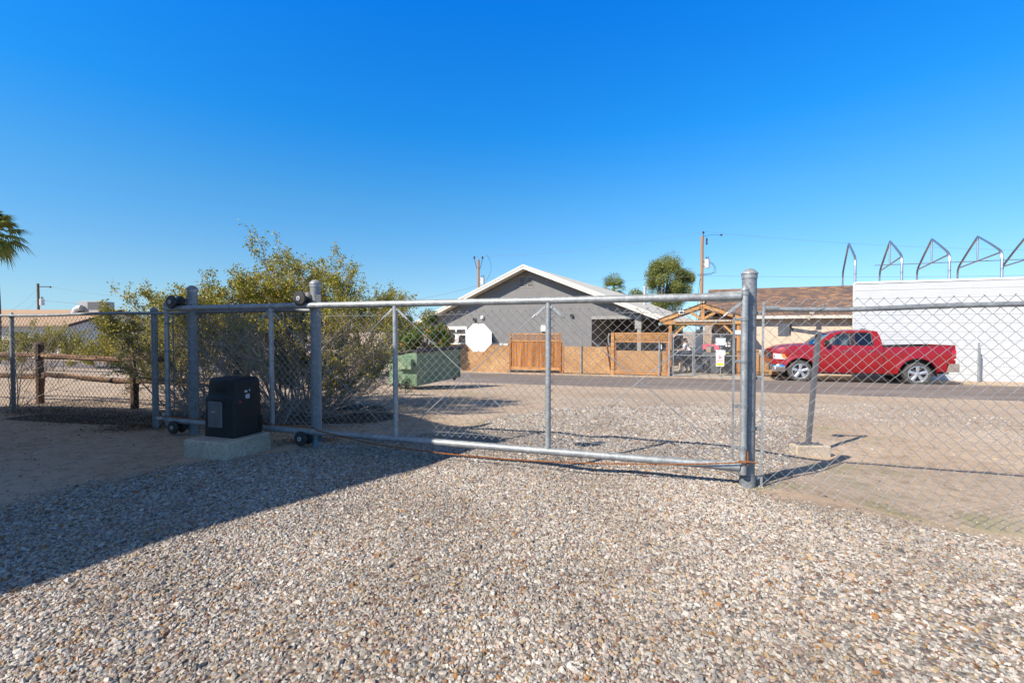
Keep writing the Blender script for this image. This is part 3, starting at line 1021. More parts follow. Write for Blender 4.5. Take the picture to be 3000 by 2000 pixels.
def roller(t, a, e, z, top):
    """spool wheel turning on a bolt across the gate, under or over the rail"""
    R0 = .074
    m = M()
    m.lathe([(.014, -.062), (R0 - .006, -.060), (R0, -.054), (R0, -.040), (R0 - .008, -.034), (.036, -.020), (.030, 0), (.036, .020), (R0 - .008, .034), (R0, .040), (R0, .054), (R0 - .006, .060), (.014, .062)], (a, e, z), 'y', 28)
    w = m.build('roller', 'roller', t, True)
    m = M(); m.lathe([(.012, -.070), (.021, -.0695), (.022, -.0605), (.022, -.055)], (a, e, z), 'y', 16)
    h = m.build('hub', 'bright', w, True)
    m = M()
    m.tube([(a, e - .074, z), (a, e + .10, z)], .009, 8)
    for dz in (-.022, .022):
        m.box((a + .015, e + .07, z + dz - .008), (a + .15, e + .085, z + dz + .008))
    m.box((a + .07, e + .062, z - .042), (a + .165, e + .070, z + .042))
    for dz in (-.03, .03):
        m.tube([(a + .09, e + .05, z + dz), (a + .09, e + .14, z + dz)], .006, 6); m.tube([(a + .165, e + .05, z + dz), (a + .165, e + .14, z + dz)], .006, 6)
    m.build('roller_bracket', 'greypaint', t)


t1, p1, g1 = bigpost(924, 818, GE + .095, 'galvanised roller post with sunlit bare top and black spool rollers, near the gate middle', 2)
t2, p2, g2 = bigpost(563, 835, GE + .095, 'galvanised roller post behind the black gate operator, with black spool rollers', 2)
q1 = GT.at(888, 873, GE); q2 = GT.at(514, 880, GE)
roller(t1, q1.x, GE, GZ1 + .034 + .036, True); roller(t1, q1.x - .005, GE, GZ0 - .030 - .036, False)
roller(t2, q2.x, GE, GZ1 + .034 + .036, True); roller(t2, q2.x, GE, GZ0 - .030 - .036, False)
t3, p3, g3 = bigpost(2196, 785, GE + .10, 'tall thick galvanised latch post with domed cap at the right end of the gate', 0)
m = M(); m.lathe([(.052, 0), (.057, .0), (.057, .06), (.052, .065)], (p3.x, p3.y, g3 + .0), 'z', 24); m.build('post_collar', 'galv_post', t3, True)
for z in (1.29, .80, .42, .05):
    m = M(); band(m, p3.x, p3.y, z, .0515, .024, (1, 0)); m.build('band', 'galv_post', t3, True)

# ------------------------------------------------------------------ chain link fence right of the gate
FE = GE + .10
fr = thing('chain_link_fence', 'galvanised chain link fence right of the gate with loose curled lower edge', 'fence', (p3.x + .1, FE, gz(*GT.w((p3.x + .1, FE, 0))[:2])), GT)
a0 = p3.x + .095
m = M()
m.tube([(a0 + .02 + i * .25, FE - .02, 1.322 - .018 * math.exp(-((i * .25 - .5) / .45) ** 2) + .004 * i * .25) for i in range(0, 21)], .0175, 12)
m.lathe([(.0185, 0), (.021, 0), (.021, .085), (.0185, .085)], (a0 + .01, FE - .02, 1.322), 'x', 12)
m.build('top_rail', 'galv_post', fr, True)
m = M(); m.box((a0 - .008, FE - .003, -.17), (a0 + .008, FE + .003, 1.372)); m.build('tension_bar', 'galv', fr)


def rf(p):
    h = (p.z + .18)
    low = max(0, 1 - h / .42)
    x = p.x - a0
    bulge = -(.05 + .17 * sm(.1, .8, x)) * low ** 1.6 - .03 * low * noise.noise(Vector((p.x * 2.1, 0, 3)))
    return Vector((p.x + .01 * noise.noise(Vector((p.x * 3, p.z * 3, 1))), p.y + bulge + .012 * noise.noise(Vector((p.x * 1.5, p.z * 2, 8))),
                   p.z + .010 * noise.noise(Vector((p.x * 2, p.z, 5))) - .02 * low * sm(0, 1.2, x)))


m = M(); chainlink(m, a0, a0 + 4.6, -.16, 1.385, FE, D=.079, r=.0022, fn=rf)
m.build('chain_link_fabric', 'wire', fr, False, False)
m = M(); m.tube([(a0 + i * .2, FE - .17 * sm(.1, .8, i * .2) - .02 + .02 * math.sin(i * .9), -.115 - .02 * sm(0, 1, i * .2)) for i in range(24)], .002, 5); m.build('tension_wire', 'galv_post', fr)
for a in (.36, 1.12, 1.9, 2.7, 3.4):
    m = M(); m.tube([(a0 + a + .05 * math.sin(t_), FE - .02 + .022 * math.cos(t_), 1.322 + .024 * math.sin(t_ + .5)) for t_ in [k * .55 for k in range(14)]], .002, 4); m.build('wire_tie', 'wire', fr)
a = a0 + 3.35
m = M(); m.tube([(a, FE + .01, -.2), (a, FE + .01, 1.36)], .024, 12); cap(m, a, FE + .01, 1.36, .023); m.build('line_post', 'galv_post', fr, True)

# ------------------------------------------------------------------ chain link fence left of the gate
LE = GE + .15
fl = thing('chain_link_fence', 'galvanised chain link fence running left from the gate past the litter strip', 'fence', (GT.at(453, 1000, LE)[0], LE, 0), GT)
aR = p1.x - .06; aLf = AL - 5.2
m = M(); m.tube([(aR - i * .4, LE - .03, 1.368 + .006 * math.sin(i)) for i in range(int((aR - aLf) / .4) + 1)], .0185, 12); m.build('top_rail', 'galv_post', fl, True)
pts_post = []
for px, rad, tz in ((453, .033, 1.40), (36, .024, 1.372)):
    a = GT.at(px, 1000, LE)[0]; pts_post.append(a)
    w = GT.w((a, LE, 0)); g = gz(w.x, w.y)
    m = M(); m.tube([(a, LE, g - .1), (a, LE, tz)], rad, 14)
    for z in (.35, .75, 1.1): m.lathe([(rad, -.01), (rad + .003, -.01), (rad + .003, .01), (rad, .01)], (a, LE, z), 'z', 12)
    cap(m, a, LE, tz, rad - .002)
    m.build('line_post', 'galv_post', fl, True)
for (x0, x1) in ((aLf, pts_post[0] - .04), (pts_post[0] + .05, aR)):
    m = M()
    chainlink(m, x0, x1, .03, 1.36, LE - .015, D=.075, r=.0022, fn=lambda p: Vector((p.x, p.y + .02 * noise.noise(Vector((p.x * .8, p.z, 2))), p.z + .01 * noise.noise(Vector((p.x, p.z, 2))))))
    m.build('chain_link_fabric', 'wire', fl, False, False)

# ------------------------------------------------------------------ gate operator on its pad
c0 = GT.f((-2.545, 4.026, 0)); ca, ce = c0[0], c0[1]
zt = .155
m = M()
m.box((ca - .52, ce, -.06), (ca, ce + .50, zt), .012)
m.v = [(x + .006 * noise.noise(Vector((x * 9, y * 9, z * 9))), y + .006 * noise.noise(Vector((x * 9, y * 9, z * 9 + 5))), z) for x, y, z in m.v]
pad = solo(m, 'concrete_pad', 'concrete', 'low square concrete pad carrying the black gate operator', 'concrete pad', (ca - .26, ce + .25, 0), GT)
op = thing('gate_operator', 'black plastic sliding gate operator box standing on a concrete pad', 'gate operator', (-3.92, 3.35, zt), GT)
hl, hr, hf, hb, hz = -4.12, -3.735, 3.225, 3.545, .55
# rows of rounded rectangular sections: (z, inset left/right, front inset, back inset, corner radius)
rows = [(0, 0, 0, 0, .02), (.03, .001, .001, .0, .025), (.355, .005, .006, .004, .03), (.372, .006, .010, .004, .03), (.385, .006, .026, .005, .03), (.40, .007, .030, .005, .03),
        (.50, .010, .034, .008, .035), (.528, .013, .038, .011, .035), (.544, .021, .046, .02, .035), (.552, .038, .062, .037, .03), (.555, .08, .105, .08, .02)]
m = M(); nseg = 5
for (z, ix, if_, ib, rc) in rows:
    x0, x1, y0, y1 = hl + ix, hr - ix, hf + if_, hb - ib
    for (cx, cy, st) in ((x0 + rc, y0 + rc, 180), (x1 - rc, y0 + rc, 270), (x1 - rc, y1 - rc, 0), (x0 + rc, y1 - rc, 90)):
        for k in range(nseg):
            th = R(st + 90 * k / (nseg - 1)); m.v.append((cx + rc * math.cos(th), cy + rc * math.sin(th), zt + z))
nr = 4 * nseg
for i in range(len(rows) - 1):
    for k in range(nr):
        m.f.append((i * nr + k, i * nr + (k + 1) % nr, (i + 1) * nr + (k + 1) % nr, (i + 1) * nr + k)); m.mi.append(0)
m.f.append(tuple((len(rows) - 1) * nr + k for k in range(nr))); m.mi.append(0)
body = m.build('housing', 'plastic', op, True)
m = M(); m.box((hl + .055, hf - .006, zt + .085), (hl + .235, hf + .012, zt + .335), .010); pn = m.build('access_panel', 'panelgrey', op, True)
m = M(); m.box((hl + .11, hf - .010, zt + .235), (hl + .155, hf - .004, zt + .241)); m.build('latch_slot', 'bright', pn)
m = M(); m.box((hl + .14, hf + .026, zt + .425), (hl + .245, hf + .060, zt + .460)); m.build('card_slot', 'hole', op)
xr = hr - .0085
m = M()
rg = random.Random(3)
for (cy, cz, w_, h_) in ((.135, .425, .035, .026), (.175, .432, .014, .02), (.150, .375, .052, .055), (.168, .392, .016, .02)):
    poly = [(hf + cy + w_ / 2 * math.cos(t_) * rg.uniform(.8, 1.1), zt + cz + h_ / 2 * math.sin(t_) * rg.uniform(.8, 1.1)) for t_ in [k * math.pi / 7 for k in range(14)]]
    m.prism(poly, xr + .0, xr + .0035, 'yz')
m.build('sticker', 'sticker', op)
m = M(); m.lathe([(.016, -.01), (.017, .004), (.011, .007)], (hr - .008, hf + .07, zt + .33), 'x', 14); m.build('reset_button', 'redbutton', op, True)
m = M(); m.box((hr - .012, hb - .045, zt + .03), (hr + .0035, hb - .008, zt + .17)); m.build('chain_opening', 'hole', op)

# ------------------------------------------------------------------ keypad stand on its concrete block
b0 = gp(2338, 1334)
kb = Vector((b0.x, b0.y, gz(b0.x, b0.y)))
m = M(); m.box((-.03, -.02, -.06), (.345, .12, .105), .014)
m.v = [(x + kb.x, y + kb.y + .005 * noise.noise(Vector((x * 9, y * 9, z * 9))), z + kb.z + .006 * noise.noise(Vector((x * 7, 1, z * 7)))) for x, y, z in m.v]
solo(m, 'concrete_block', 'concrete', 'small concrete block under the bent grey stand behind the right fence', 'concrete block', (kb.x + .16, kb.y + .05, kb.z), W0)
ks = thing('keypad_stand', 'bent grey square steel stand with a small box on its arm, behind the right fence', 'keypad stand', (kb.x + .145, kb.y + .055, kb.z + .105), W0)
zb = kb.z + .105
bx, by = kb.x + .145, kb.y + .055
m = M(); m.box((bx - .125, by - .05, zb), (bx + .125, by + .05, zb + .009)); m.box((bx - .04, by - .035, zb + .009), (bx + .04, by + .035, zb + .014))
for q in (-.1, .1): m.tube([(bx + q, by, zb), (bx + q, by, zb + .03)], .006, 6)
m.build('base_plate', 'greypaint', ks)
tp = Vector((bx + .098, by + .01, 1.150))
m = M(); m.beam((bx - .004, by, zb), tp, .038, .040, (0, 1, 0)); m.build('stand_post', 'greypaint', ks)
ar_ = Vector((tp.x - .345, tp.y - .02, tp.z + .028))
m = M(); m.beam(tp + Vector((.0, 0, -.022)), ar_, .038, .036); m.build('arm', 'greypaint', ks)
m = M(); m.box((ar_.x - .072, ar_.y - .055, ar_.z - .078), (ar_.x - .008, ar_.y + .055, ar_.z + .050), .004); bx_ = m.build('keypad_box', 'greypaint', ks)
m = M(); m.box((ar_.x - .008, ar_.y - .05, ar_.z - .075), (ar_.x + .006, ar_.y + .05, ar_.z + .035)); m.box((ar_.x + .006, ar_.y - .04, ar_.z + .01), (ar_.x + .02, ar_.y - .02, ar_.z + .05)); m.build('back_plate', 'black', bx_)

# ------------------------------------------------------------------ split rail timber fence on the left
RF = thing('timber_rail_fence', 'weathered two rail timber fence standing among the bushes at the left', 'fence', tuple(gp(395, 1196)), GT)
posts = [gp(119, 1181), gp(395, 1197)]
dv = (posts[1] - posts[0]); dv.z = 0
posts = [posts[0] - dv, posts[0], posts[1], posts[1] + dv * .98]
rg = random.Random(8)
tops = []
for i, p in enumerate(posts):
    g = gz(p.x, p.y); f = GT.f((p.x, p.y, g))
    h = [.95, .97, .86, .97, .9][i]
    m = M()
    w = .075
    pts = []
    for z in [k * h / 8 for k in range(-1, 9)]:
        for (sx_, sy_) in ((-1, -1), (-.2, -1.1), (1, -1), (1.1, .2), (1, 1), (.1, 1.1), (-1, 1), (-1.05, 0)):
            nn_ = .012 * noise.noise(Vector((sx_ * 3 + i * 9, sy_ * 3, z * 4)))
            m.v.append((f.x + sx_ * w * .5 + nn_, f.y + sy_ * w * .5 + nn_, g + z + (.02 * noise.noise(Vector((sx_ * 4, sy_ * 4 + i, 0))) if z > h * .95 else 0)))
    for r_ in range(9):
        for k in range(8):
            m.f.append((r_ * 8 + k, r_ * 8 + (k + 1) % 8, (r_ + 1) * 8 + (k + 1) % 8, (r_ + 1) * 8 + k)); m.mi.append(0)
    m.f.append(tuple(72 + k for k in range(8))); m.mi.append(0)
    m.build('fence_post', 'woodpost', RF)
for i in range(3):
    for zz in (.77, .44):
        p, q = posts[i], posts[i + 1]
        P_ = GT.f((p.x, p.y, gz(p.x, p.y) + zz + rg.uniform(-.02, .02))); Q_ = GT.f((q.x, q.y, gz(q.x, q.y) + zz - .02 + rg.uniform(-.03, .02)))
        m = M(); n = 14
        for k in range(n + 1):
            t = -.06 + 1.12 * k / n; c = P_.lerp(Q_, t); r0 = .042 if .06 < t < .94 else .028
            for s_ in range(7):
                th = 2 * math.pi * s_ / 7; rr2 = r0 * (1 + .3 * noise.noise(Vector((k * .8, s_ * 1.3, i * 5 + zz * 9))))
                m.v.append((c.x, c.y + math.cos(th) * rr2 * .7, c.z + math.sin(th) * rr2 + .012 * noise.noise(Vector((k * .4, i, zz)))))
        for k in range(n):
            for s_ in range(7):
                m.f.append((k * 7 + s_, k * 7 + (s_ + 1) % 7, (k + 1) * 7 + (s_ + 1) % 7, (k + 1) * 7 + s_)); m.mi.append(0)
        m.f += [tuple(range(7)), tuple(n * 7 + k for k in range(7))]; m.mi += [0, 0]
        m.build('rail', 'wooddark', RF)

# ------------------------------------------------------------------ the building behind the viewer that shades the left ground
sh = thing('stucco_building', 'flat roofed tan stucco building beside the driveway, its roof edge shading the left ground', 'building', (-8, -1, 0), W0)
ro = [(-3.91, 1.93), (-5.62, 3.72), (-14, 3.95), (-14, -6), (-9.5, -6)]
cx_, cy_ = -9.0, 0.0
ins = [(x + (cx_ - x) * .07, y + (cy_ - y) * .09) for x, y in ro]
m = M(); m.prism(ro, 3.70, 3.90, 'xy'); m.build('roof', 'brownfascia', sh)
m = M(); m.prism(ins, -.1, 3.697, 'xy'); m.build('wall', 'beige', sh)
A_ = Vector((ins[0][0], ins[0][1], 0)); B_ = Vector((ins[4][0], ins[4][1], 0)); dd_ = (B_ - A_).normalized(); nn_ = Vector((-dd_.y, dd_.x, 0))
for t0, w_, z0, z1, nm, mt in ((1.2, 1.2, 1.0, 2.1, 'window', 'tint'), (4.2, .95, 0.02, 2.1, 'door', 'brownfascia')):
    c_ = A_ + dd_ * t0
    m = M(); m.beam(Vector((c_.x, c_.y, (z0 + z1) / 2)) - dd_ * w_ / 2, Vector((c_.x, c_.y, (z0 + z1) / 2)) + dd_ * w_ / 2, .06, z1 - z0); m.build(nm, mt, sh)


# ================================================================== vegetation
def grow(branch, leaf, rng, p, d, length, r, depth, spec):
    """one limb: a bent tapering tube, then its side shoots; leaves on the thin ones"""
    n = 4 if depth == 0 else 3
    pts = [p]; rs = [r]
    q = p; dd = d.copy()
    for i in range(n):
        dd = (dd + Vector((rng.gauss(0, spec['bend']), rng.gauss(0, spec['bend']), rng.gauss(0, spec['bend']) + spec['lift'][min(depth, len(spec['lift']) - 1)]))).normalized()
        q = q + dd * length / n
        pts.append(q); rs.append(r * (1 - .75 * (i + 1) / n))
    if q.x * GT.s + q.y * GT.c < spec.get('clip', -99):
        return
    if depth < spec['drawn']:
        branch.tube(pts, rs, 5 if depth == 0 else 3, False)
    if depth >= spec['levels'] - 1:
        for k in range(spec['leaves']):
            t = rng.random() ** .8
            i = min(n - 1, int(t * n)); c = pts[i].lerp(pts[i + 1], t * n - i)
            c = c + Vector((rng.gauss(0, 1), rng.gauss(0, 1), rng.gauss(0, 1))) * spec['spread']
            if c.x * GT.s + c.y * GT.c > spec.get('clip', -99) and not (c.z < spec.get('bare', -9) and rng.random() < .78):
                leafquad(leaf, c, rng.uniform(*spec['size']), rng, 0, spec['asp'])
        return
    for k in range(spec['kids'][depth]):
        t = rng.uniform(spec['from'][depth], 1.0)
        i = min(n - 1, int(t * n)); c = pts[i].lerp(pts[i + 1], t * n - i)
        ax = Vector((rng.gauss(0, 1), rng.gauss(0, 1), rng.gauss(0, 1))).normalized()
        side = dd.cross(ax).normalized()
        ang = spec['angle'][depth] * rng.uniform(.6, 1.3)
        nd = (dd * math.cos(ang) + side * math.sin(ang)).normalized()
        grow(branch, leaf, rng, c, nd, length * spec['ratio'][depth] * rng.uniform(.7, 1.2), max(spec['minr'], r * .5), depth + 1, spec)


def shrub(name, label, cat, base, stems, spec, leafm, barkm, seed, group=None, names=('stems', 'foliage')):
    rng = random.Random(seed)
    t = thing(name, label, cat, base, W0, group)
    b_ = M(); l_ = M()
    for s_ in stems(rng):
        grow(b_, l_, rng, s_[0], s_[1], s_[2], s_[3], 0, spec)
    b_.build(names[0], barkm, t, False, False)
    if l_.v: l_.build(names[1], leafm, t, False, False)
    return t


def fan(base, n, spread, tilt, l0, l1, r, xs=1.0, lean=(0, 0)):
    def f(rng):
        out = []
        for _ in range(n):
            ang = rng.uniform(0, 2 * math.pi); tl = rng.uniform(.0, 1) ** .7 * tilt
            d = Vector((math.sin(tl) * math.cos(ang) * xs + lean[0], math.sin(tl) * math.sin(ang) + lean[1], math.cos(tl))).normalized()
            p = Vector(base) + Vector((math.cos(ang), math.sin(ang), 0)) * rng.random() * spread
            p.z = gz(p.x, p.y) - .02
            out.append((p, d, rng.uniform(l0, l1) * (1 - .22 * (tl / tilt)), r * rng.uniform(.6, 1.2)))
        return out
    return f


CREO = dict(clip=3.98, bare=1.15, bend=.13, lift=[.03, .06, .05, .04], drawn=4, levels=4, leaves=17, spread=.022, size=(.017, .034), asp=.75,
            kids=[9, 7, 4], **{'from': [.46, .3, .25]}, angle=[.45, .5, .6], ratio=[.40, .42, .5], minr=.0022)


def gpt(px, py):
    return tuple(gp(px, py))


bL = gp(600, 1196); bR = gp(872, 1200)
shrub('creosote_bush', 'tall creosote bush with plume shaped branches behind the black gate operator', 'bush', tuple(bR), fan(bR, 44, .6, .80, 1.1, 2.05, .018, 1.2, (-.05, 0)), CREO, 'creosote', 'bark', 11, 'creosote bushes behind the gate')
shrub('creosote_bush', 'creosote bush leaning left beside the left gate post', 'bush', tuple(bL), fan(bL, 28, .5, .95, .9, 1.6, .016, 1.1, (-.10, 0)), CREO, 'creosote', 'bark', 12, 'creosote bushes behind the gate')
bS = gp(975, 1195)
shrub('creosote_bush', 'lower creosote bush spreading right towards the green dumpster', 'bush', tuple(bS), fan(bS, 22, .25, .95, .62, .98, .011, 1.0, (-.02, 0)), CREO, 'creosote', 'bark', 13, 'creosote bushes behind the gate')
# tangle of dead twigs low inside the bush
DEAD = dict(CREO); DEAD.update(leaves=0, drawn=4, kids=[7, 5, 3], lift=[-.04, -.02, 0, 0], minr=.0028)
bD = gp(790, 1225)
shrub('dead_brush', 'grey leafless brush tangled under the tall bush', 'brush', tuple(bD), fan(bD, 60, 1.0, 1.2, .9, 1.4, .010, 1.8), DEAD, 'dryleaf', 'bark', 14)
bD2 = gp(25, 1190)
DE2 = dict(DEAD); DE2.update(kids=[4, 3, 2])
shrub('dead_brush', 'bare leafless shrub at the left edge behind the chain link fence', 'brush', tuple(bD2), fan(bD2, 16, .25, .75, .8, 1.1, .007), DE2, 'dryleaf', 'bark', 15)
MID = dict(CREO); MID.update(clip=-99, bare=-9, levels=3, kids=[9, 7, 0], leaves=12, size=(.03, .06), spread=.05, drawn=3, minr=.004)
shrub('shrub', 'yellow green shrub behind the timber rail fence, left of the house corner', 'shrub', gpt(110, 1085), fan(gp(110, 1085), 26, .7, .9, 1.1, 1.6, .014, 1.3), MID, 'creosote', 'bark', 16)
shrub('shrub', 'green shrub spreading in front of the white house corner', 'shrub', gpt(300, 1078), fan(gp(300, 1078), 24, 1.0, 1.05, .9, 1.3, .014, 1.5), MID, 'creosote', 'bark', 17)
shrub('shrub', 'yellow green shrub right beside the timber fence post under the white gable', 'shrub', gpt(455, 1112), fan(gp(455, 1112), 26, .6, .95, 1.2, 1.7, .014, 1.3), MID, 'creosote', 'bark', 18)
SML = dict(MID); SML.update(levels=2, kids=[12, 0], leaves=10, size=(.02, .04), spread=.04)
shrub('shrub', 'small thin shrub in front of the dumpster', 'shrub', gpt(1188, 1158), fan(gp(1188, 1158), 4, .08, .5, .28, .46, .005), SML, 'citrus', 'bark', 19)
shrub('shrub', 'low scrubby plant behind the beige house sign', 'shrub', tuple(ST.w((0, 0, 0)) + ST.w(ST.at(2235, 1040, 24.0))), fan(ST.w(ST.at(2235, 1090, 24.0)), 10, .3, .8, .6, 1.0, .01), SML, 'dryleaf', 'bark', 20)


def crown_tree(name, label, cat, base, h, centre_z, rad, seed, leafm, n, size, trunk_r=.16, blobs=12, asp=.5, droop=0, group=None, extra=None, solidity=.75):
    """tapered trunk, limbs reaching into leaf clumps spread through the crown"""
    rng = random.Random(seed); base = Vector(base)
    t = thing(name, label, cat, tuple(base), W0, group)
    tr = M(); lf = M()
    top = base + Vector((rng.uniform(-.2, .2), 0, centre_z * .75))
    tr.tube([base - Vector((0, 0, .1)), base.lerp(top, .5) + Vector((.05, 0, 0)), top], [trunk_r, trunk_r * .75, trunk_r * .5], 8)
    cs = []
    for k in range(blobs):
        a = rng.uniform(0, 2 * math.pi); zz = rng.uniform(-1, 1); rr = rng.uniform(.35, 1)
        c = base + Vector((rad[0] * rr * math.cos(a) * math.sqrt(1 - zz * zz) * .95, rad[1] * rr * math.sin(a) * math.sqrt(1 - zz * zz) * .78, centre_z + rad[2] * zz * .78))
        cs.append((c, rng.uniform(.15, .42) * min(rad)))
        tr.tube([base.lerp(top, rng.uniform(.55, 1)), (top + c) / 2 + Vector((0, 0, .1)), c], [trunk_r * .35, trunk_r * .2, .01], 4, False)
    for _ in range(n):
        c, r = cs[rng.randrange(len(cs))]
        d = Vector((rng.gauss(0, 1), rng.gauss(0, 1), rng.gauss(0, 1))).normalized() * r * rng.uniform(.3, 1.12) ** .6
        p = c + d; p.z -= droop * rng.random() * r
        leafquad(lf, p, rng.uniform(*size), rng, 0, asp)
    tr.build('trunk', 'trunk', t, True, False); lf.build('crown', leafm, t, False, False)
    if extra:
        ex = M()
        for _ in range(extra[1]):
            c, r = cs[rng.randrange(len(cs))]
            if rng.random() < .6 and c.x < base.x: continue
            p = c + Vector((rng.gauss(0, 1), rng.gauss(0, 1), rng.gauss(0, 1))).normalized() * r * 1.05
            for _k in range(6): leafquad(ex, p + Vector((rng.gauss(0, .05), rng.gauss(0, .05), rng.gauss(0, .05))), rng.uniform(.05, .1), rng, 0, .9)
        ex.build('blossom', extra[0], t, False, False)
    return t


def far(px, dist, z=None):
    u = (px - 1500) / FPX
    return (u * dist, dist, -.86 if z is None else z)


crown_tree('eucalyptus_tree', 'tall round crowned grey green tree behind the grey house roof', 'tree', far(1945, 50), 9.5, 6.9, (3.4, 3.0, 3.8), 21, 'euca', 56000, (.10, .22), .22, 36, .35, .55)
crown_tree('citrus_tree', 'bushy yellow green citrus tree with orange blossoms at the grey house corner', 'tree', far(1240, 23.6), 3.4, 1.9, (1.35, 1.1, 1.55), 22, 'citrus', 15000, (.06, .13), .09, 18, .6, 0, None, ('flower', 130))
crown_tree('citrus_tree', 'lower yellow green citrus bush left of the small fence sign', 'tree', far(1165, 24.5), 2.4, 1.15, (1.1, 1.0, 1.0), 23, 'citrus', 9000, (.06, .13), .08, 14, .6)
crown_tree('distant_tree', 'dark bushy tree low behind the pergola roof', 'tree', far(1965, 70), 4, 3.4, (2.6, 2, 1.4), 24, 'euca', 3500, (.15, .3), .2, 10)


def palm(label, base, h, fl, seed, nfr=26, group='fan palms', blade=.55, thick=1.0):
    rng = random.Random(seed); base = Vector(base)
    t = thing('palm_tree', label, 'palm tree', tuple(base), W0, group)
    m = M(); n = 10
    m.tube([base + Vector((.1 * math.sin(k * .4), 0, h * k / n)) for k in range(n + 1)], [.22 * thick - .06 * thick * k / n for k in range(n + 1)], 9)
    m.build('trunk', 'trunk', t, True, False)
    f = M(); top = base + Vector((.1 * math.sin(4), 0, h))
    for i in range(nfr):
        a = i * 2.399 + rng.uniform(-.2, .2); el = math.pi / 2 * (1 - 1.75 * (i + .5) / nfr)
        d = Vector((math.cos(a) * math.cos(el), math.sin(a) * math.cos(el), math.sin(el)))
        L = fl * rng.uniform(.8, 1.1)
        hub = top + d * L * .45 - Vector((0, 0, .10 * L))
        f.tube([top, (top + hub) / 2 + Vector((0, 0, .03 * L)), hub], [.02 * fl, .014 * fl, .012 * fl], 3, False)
        side = d.cross(Vector((0, 0, 1)))
        if side.length < .05: side = Vector((1, 0, 0))
        side.normalize(); up = side.cross(d).normalized()
        for k in range(26):
            th = R(-100 + 200 * k / 25)
            dir_ = (d * math.cos(th) + side * math.sin(th)).normalized()
            LL = L * blade * (1 - .25 * abs(th) / 1.9) * rng.uniform(.85, 1.1)
            w_ = up.cross(dir_).normalized() * .018 * fl * 1.3
            p0 = hub; p1 = hub + dir_ * LL * .55 + up * .03 * L; p2 = hub + dir_ * LL * .95 - Vector((0, 0, .22 * LL + rng.random() * .12 * LL))
            f.add([p0, p1 + w_, p2, p1 - w_], [(0, 1, 2, 3)])
    f.build('fronds', 'palm', t, False, False)
    return t


palm('large fan palm with drooping fronds at the far left edge', far(-15, 25, -.6), 7.3, 2.0, 31, 34)
palm('small bushy fan palm above the grey house roof', far(1799, 55), 7.3, 1.8, 32, 18, 'fan palms', 1.0, .8)
palm('palm tip barely showing beside the taller small palm', far(1842, 60), 5.9, 1.3, 33, 30)
palm('small fan palm tip right behind the brown roofed house', far(350, 70), 4.4, 1.5, 34, 30)

# ================================================================== grey gable house (frame HO)
ZP = 27.0
pk = HO.f((48 / FPX * ZP, ZP, 0))
hx, hy = pk[0], pk[1]                       # ridge line a = hx, front wall plane e = hy
HW = 7.8
ez, rz = 1.15 + .52, 1.15 + 3.66            # eave / ridge heights
gzh = -.9
house = thing('grey_house', 'large grey stucco house with cream gable roof and dark open porch', 'house', (hx, hy, gzh), HO)


def hroof(a):                                # roof underside height
    return rz - (rz - ez) * abs(a - hx) / HW


wl = HO.at(1246, 1000, hy)[0]
pL = HO.at(1733, 1000, hy)[0]; pR = HO.at(1872, 1000, hy)[0]; wr = hx + HW - .25
ptop = HO.at(1733, 934, hy)[2]
LEN = 21.0
m = M()
outer = [(wl, gzh), (pL, gzh), (pL, ptop), (wr - .1, ptop), (wr - .1, hroof(wr - .1) - .05), (hx, rz - .05), (wl, hroof(wl) - .05)]
m.holed(outer, [], lambda u, v: (u, hy, v), lambda u, v: (u, hy + .2, v))
m.box((wl, hy + .2, gzh), (wl + .2, hy + LEN, hroof(wl) - .1))
m.box((pL - .2, hy + .2, gzh), (pL - .003, hy + 6, ptop + .3))
m.build('wall', 'stucco', house)
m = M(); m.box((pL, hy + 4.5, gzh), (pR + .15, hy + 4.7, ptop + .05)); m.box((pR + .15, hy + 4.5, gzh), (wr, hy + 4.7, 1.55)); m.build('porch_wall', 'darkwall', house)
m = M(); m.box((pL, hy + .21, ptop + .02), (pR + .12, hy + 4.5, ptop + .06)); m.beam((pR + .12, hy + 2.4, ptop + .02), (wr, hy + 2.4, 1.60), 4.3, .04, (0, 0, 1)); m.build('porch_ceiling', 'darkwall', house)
m = M(); m.box((pL, hy - .03, ptop - .02), (pR + .05, hy + .02, ptop + .14)); m.build('porch_beam', 'stuccolt', house)
m = M(); m.box((pR - .22, hy - .04, ptop - .55), (pR + .12, hy + .3, ptop + .14)); m.box((pR - .1, hy - .02, gzh), (pR + .1, hy + .25, ptop - .55)); m.build('porch_post', 'stuccolt', house)
for (x0, x1, z0, z1) in ((pL + .9, pL + 1.9, gzh, 1.25), (pL + 2.7, pL + 4.2, .1, 1.2)):
    m = M(); m.box((x0, hy + 4.43, z0), (x1, hy + 4.497, z1)); fo = m.build('window', 'stuccolt', house)
    m = M(); m.box((x0 + .1, hy + 4.41, z0 + .1), (x1 - .1, hy + 4.428, z1 - .1)); m.build('pane', 'dark', fo)
OV = .7
m = M()
for sgn in (-1, 1):
    A0 = (hx, rz + .02); A1 = (hx + sgn * (HW + .35), rz + .02 - (rz - ez) * (HW + .35) / HW)
    th = .16
    vs = []
    for (u, z) in (A0, A1):
        for zz in (z, z + th):
            for e in (hy - OV, hy + LEN + OV):
                vs.append((u, e, zz))
    m.add(vs, [(0, 1, 3, 2), (4, 6, 7, 5), (2, 3, 7, 6), (0, 4, 5, 1), (0, 2, 6, 4), (1, 5, 7, 3)])
m.build('roof', 'roofwhite', house)
m = M()
for sgn in (-1, 1):
    u1 = hx + sgn * (HW + .36); z1 = rz + .02 - (rz - ez) * (HW + .36) / HW
    m.beam((hx, hy - OV - .015, rz + .09), (u1, hy - OV - .015, z1 + .07), .03, .24)
    m.beam((hx, hy - OV - .045, rz + .15), (u1, hy - OV - .045, z1 + .13), .03, .09)
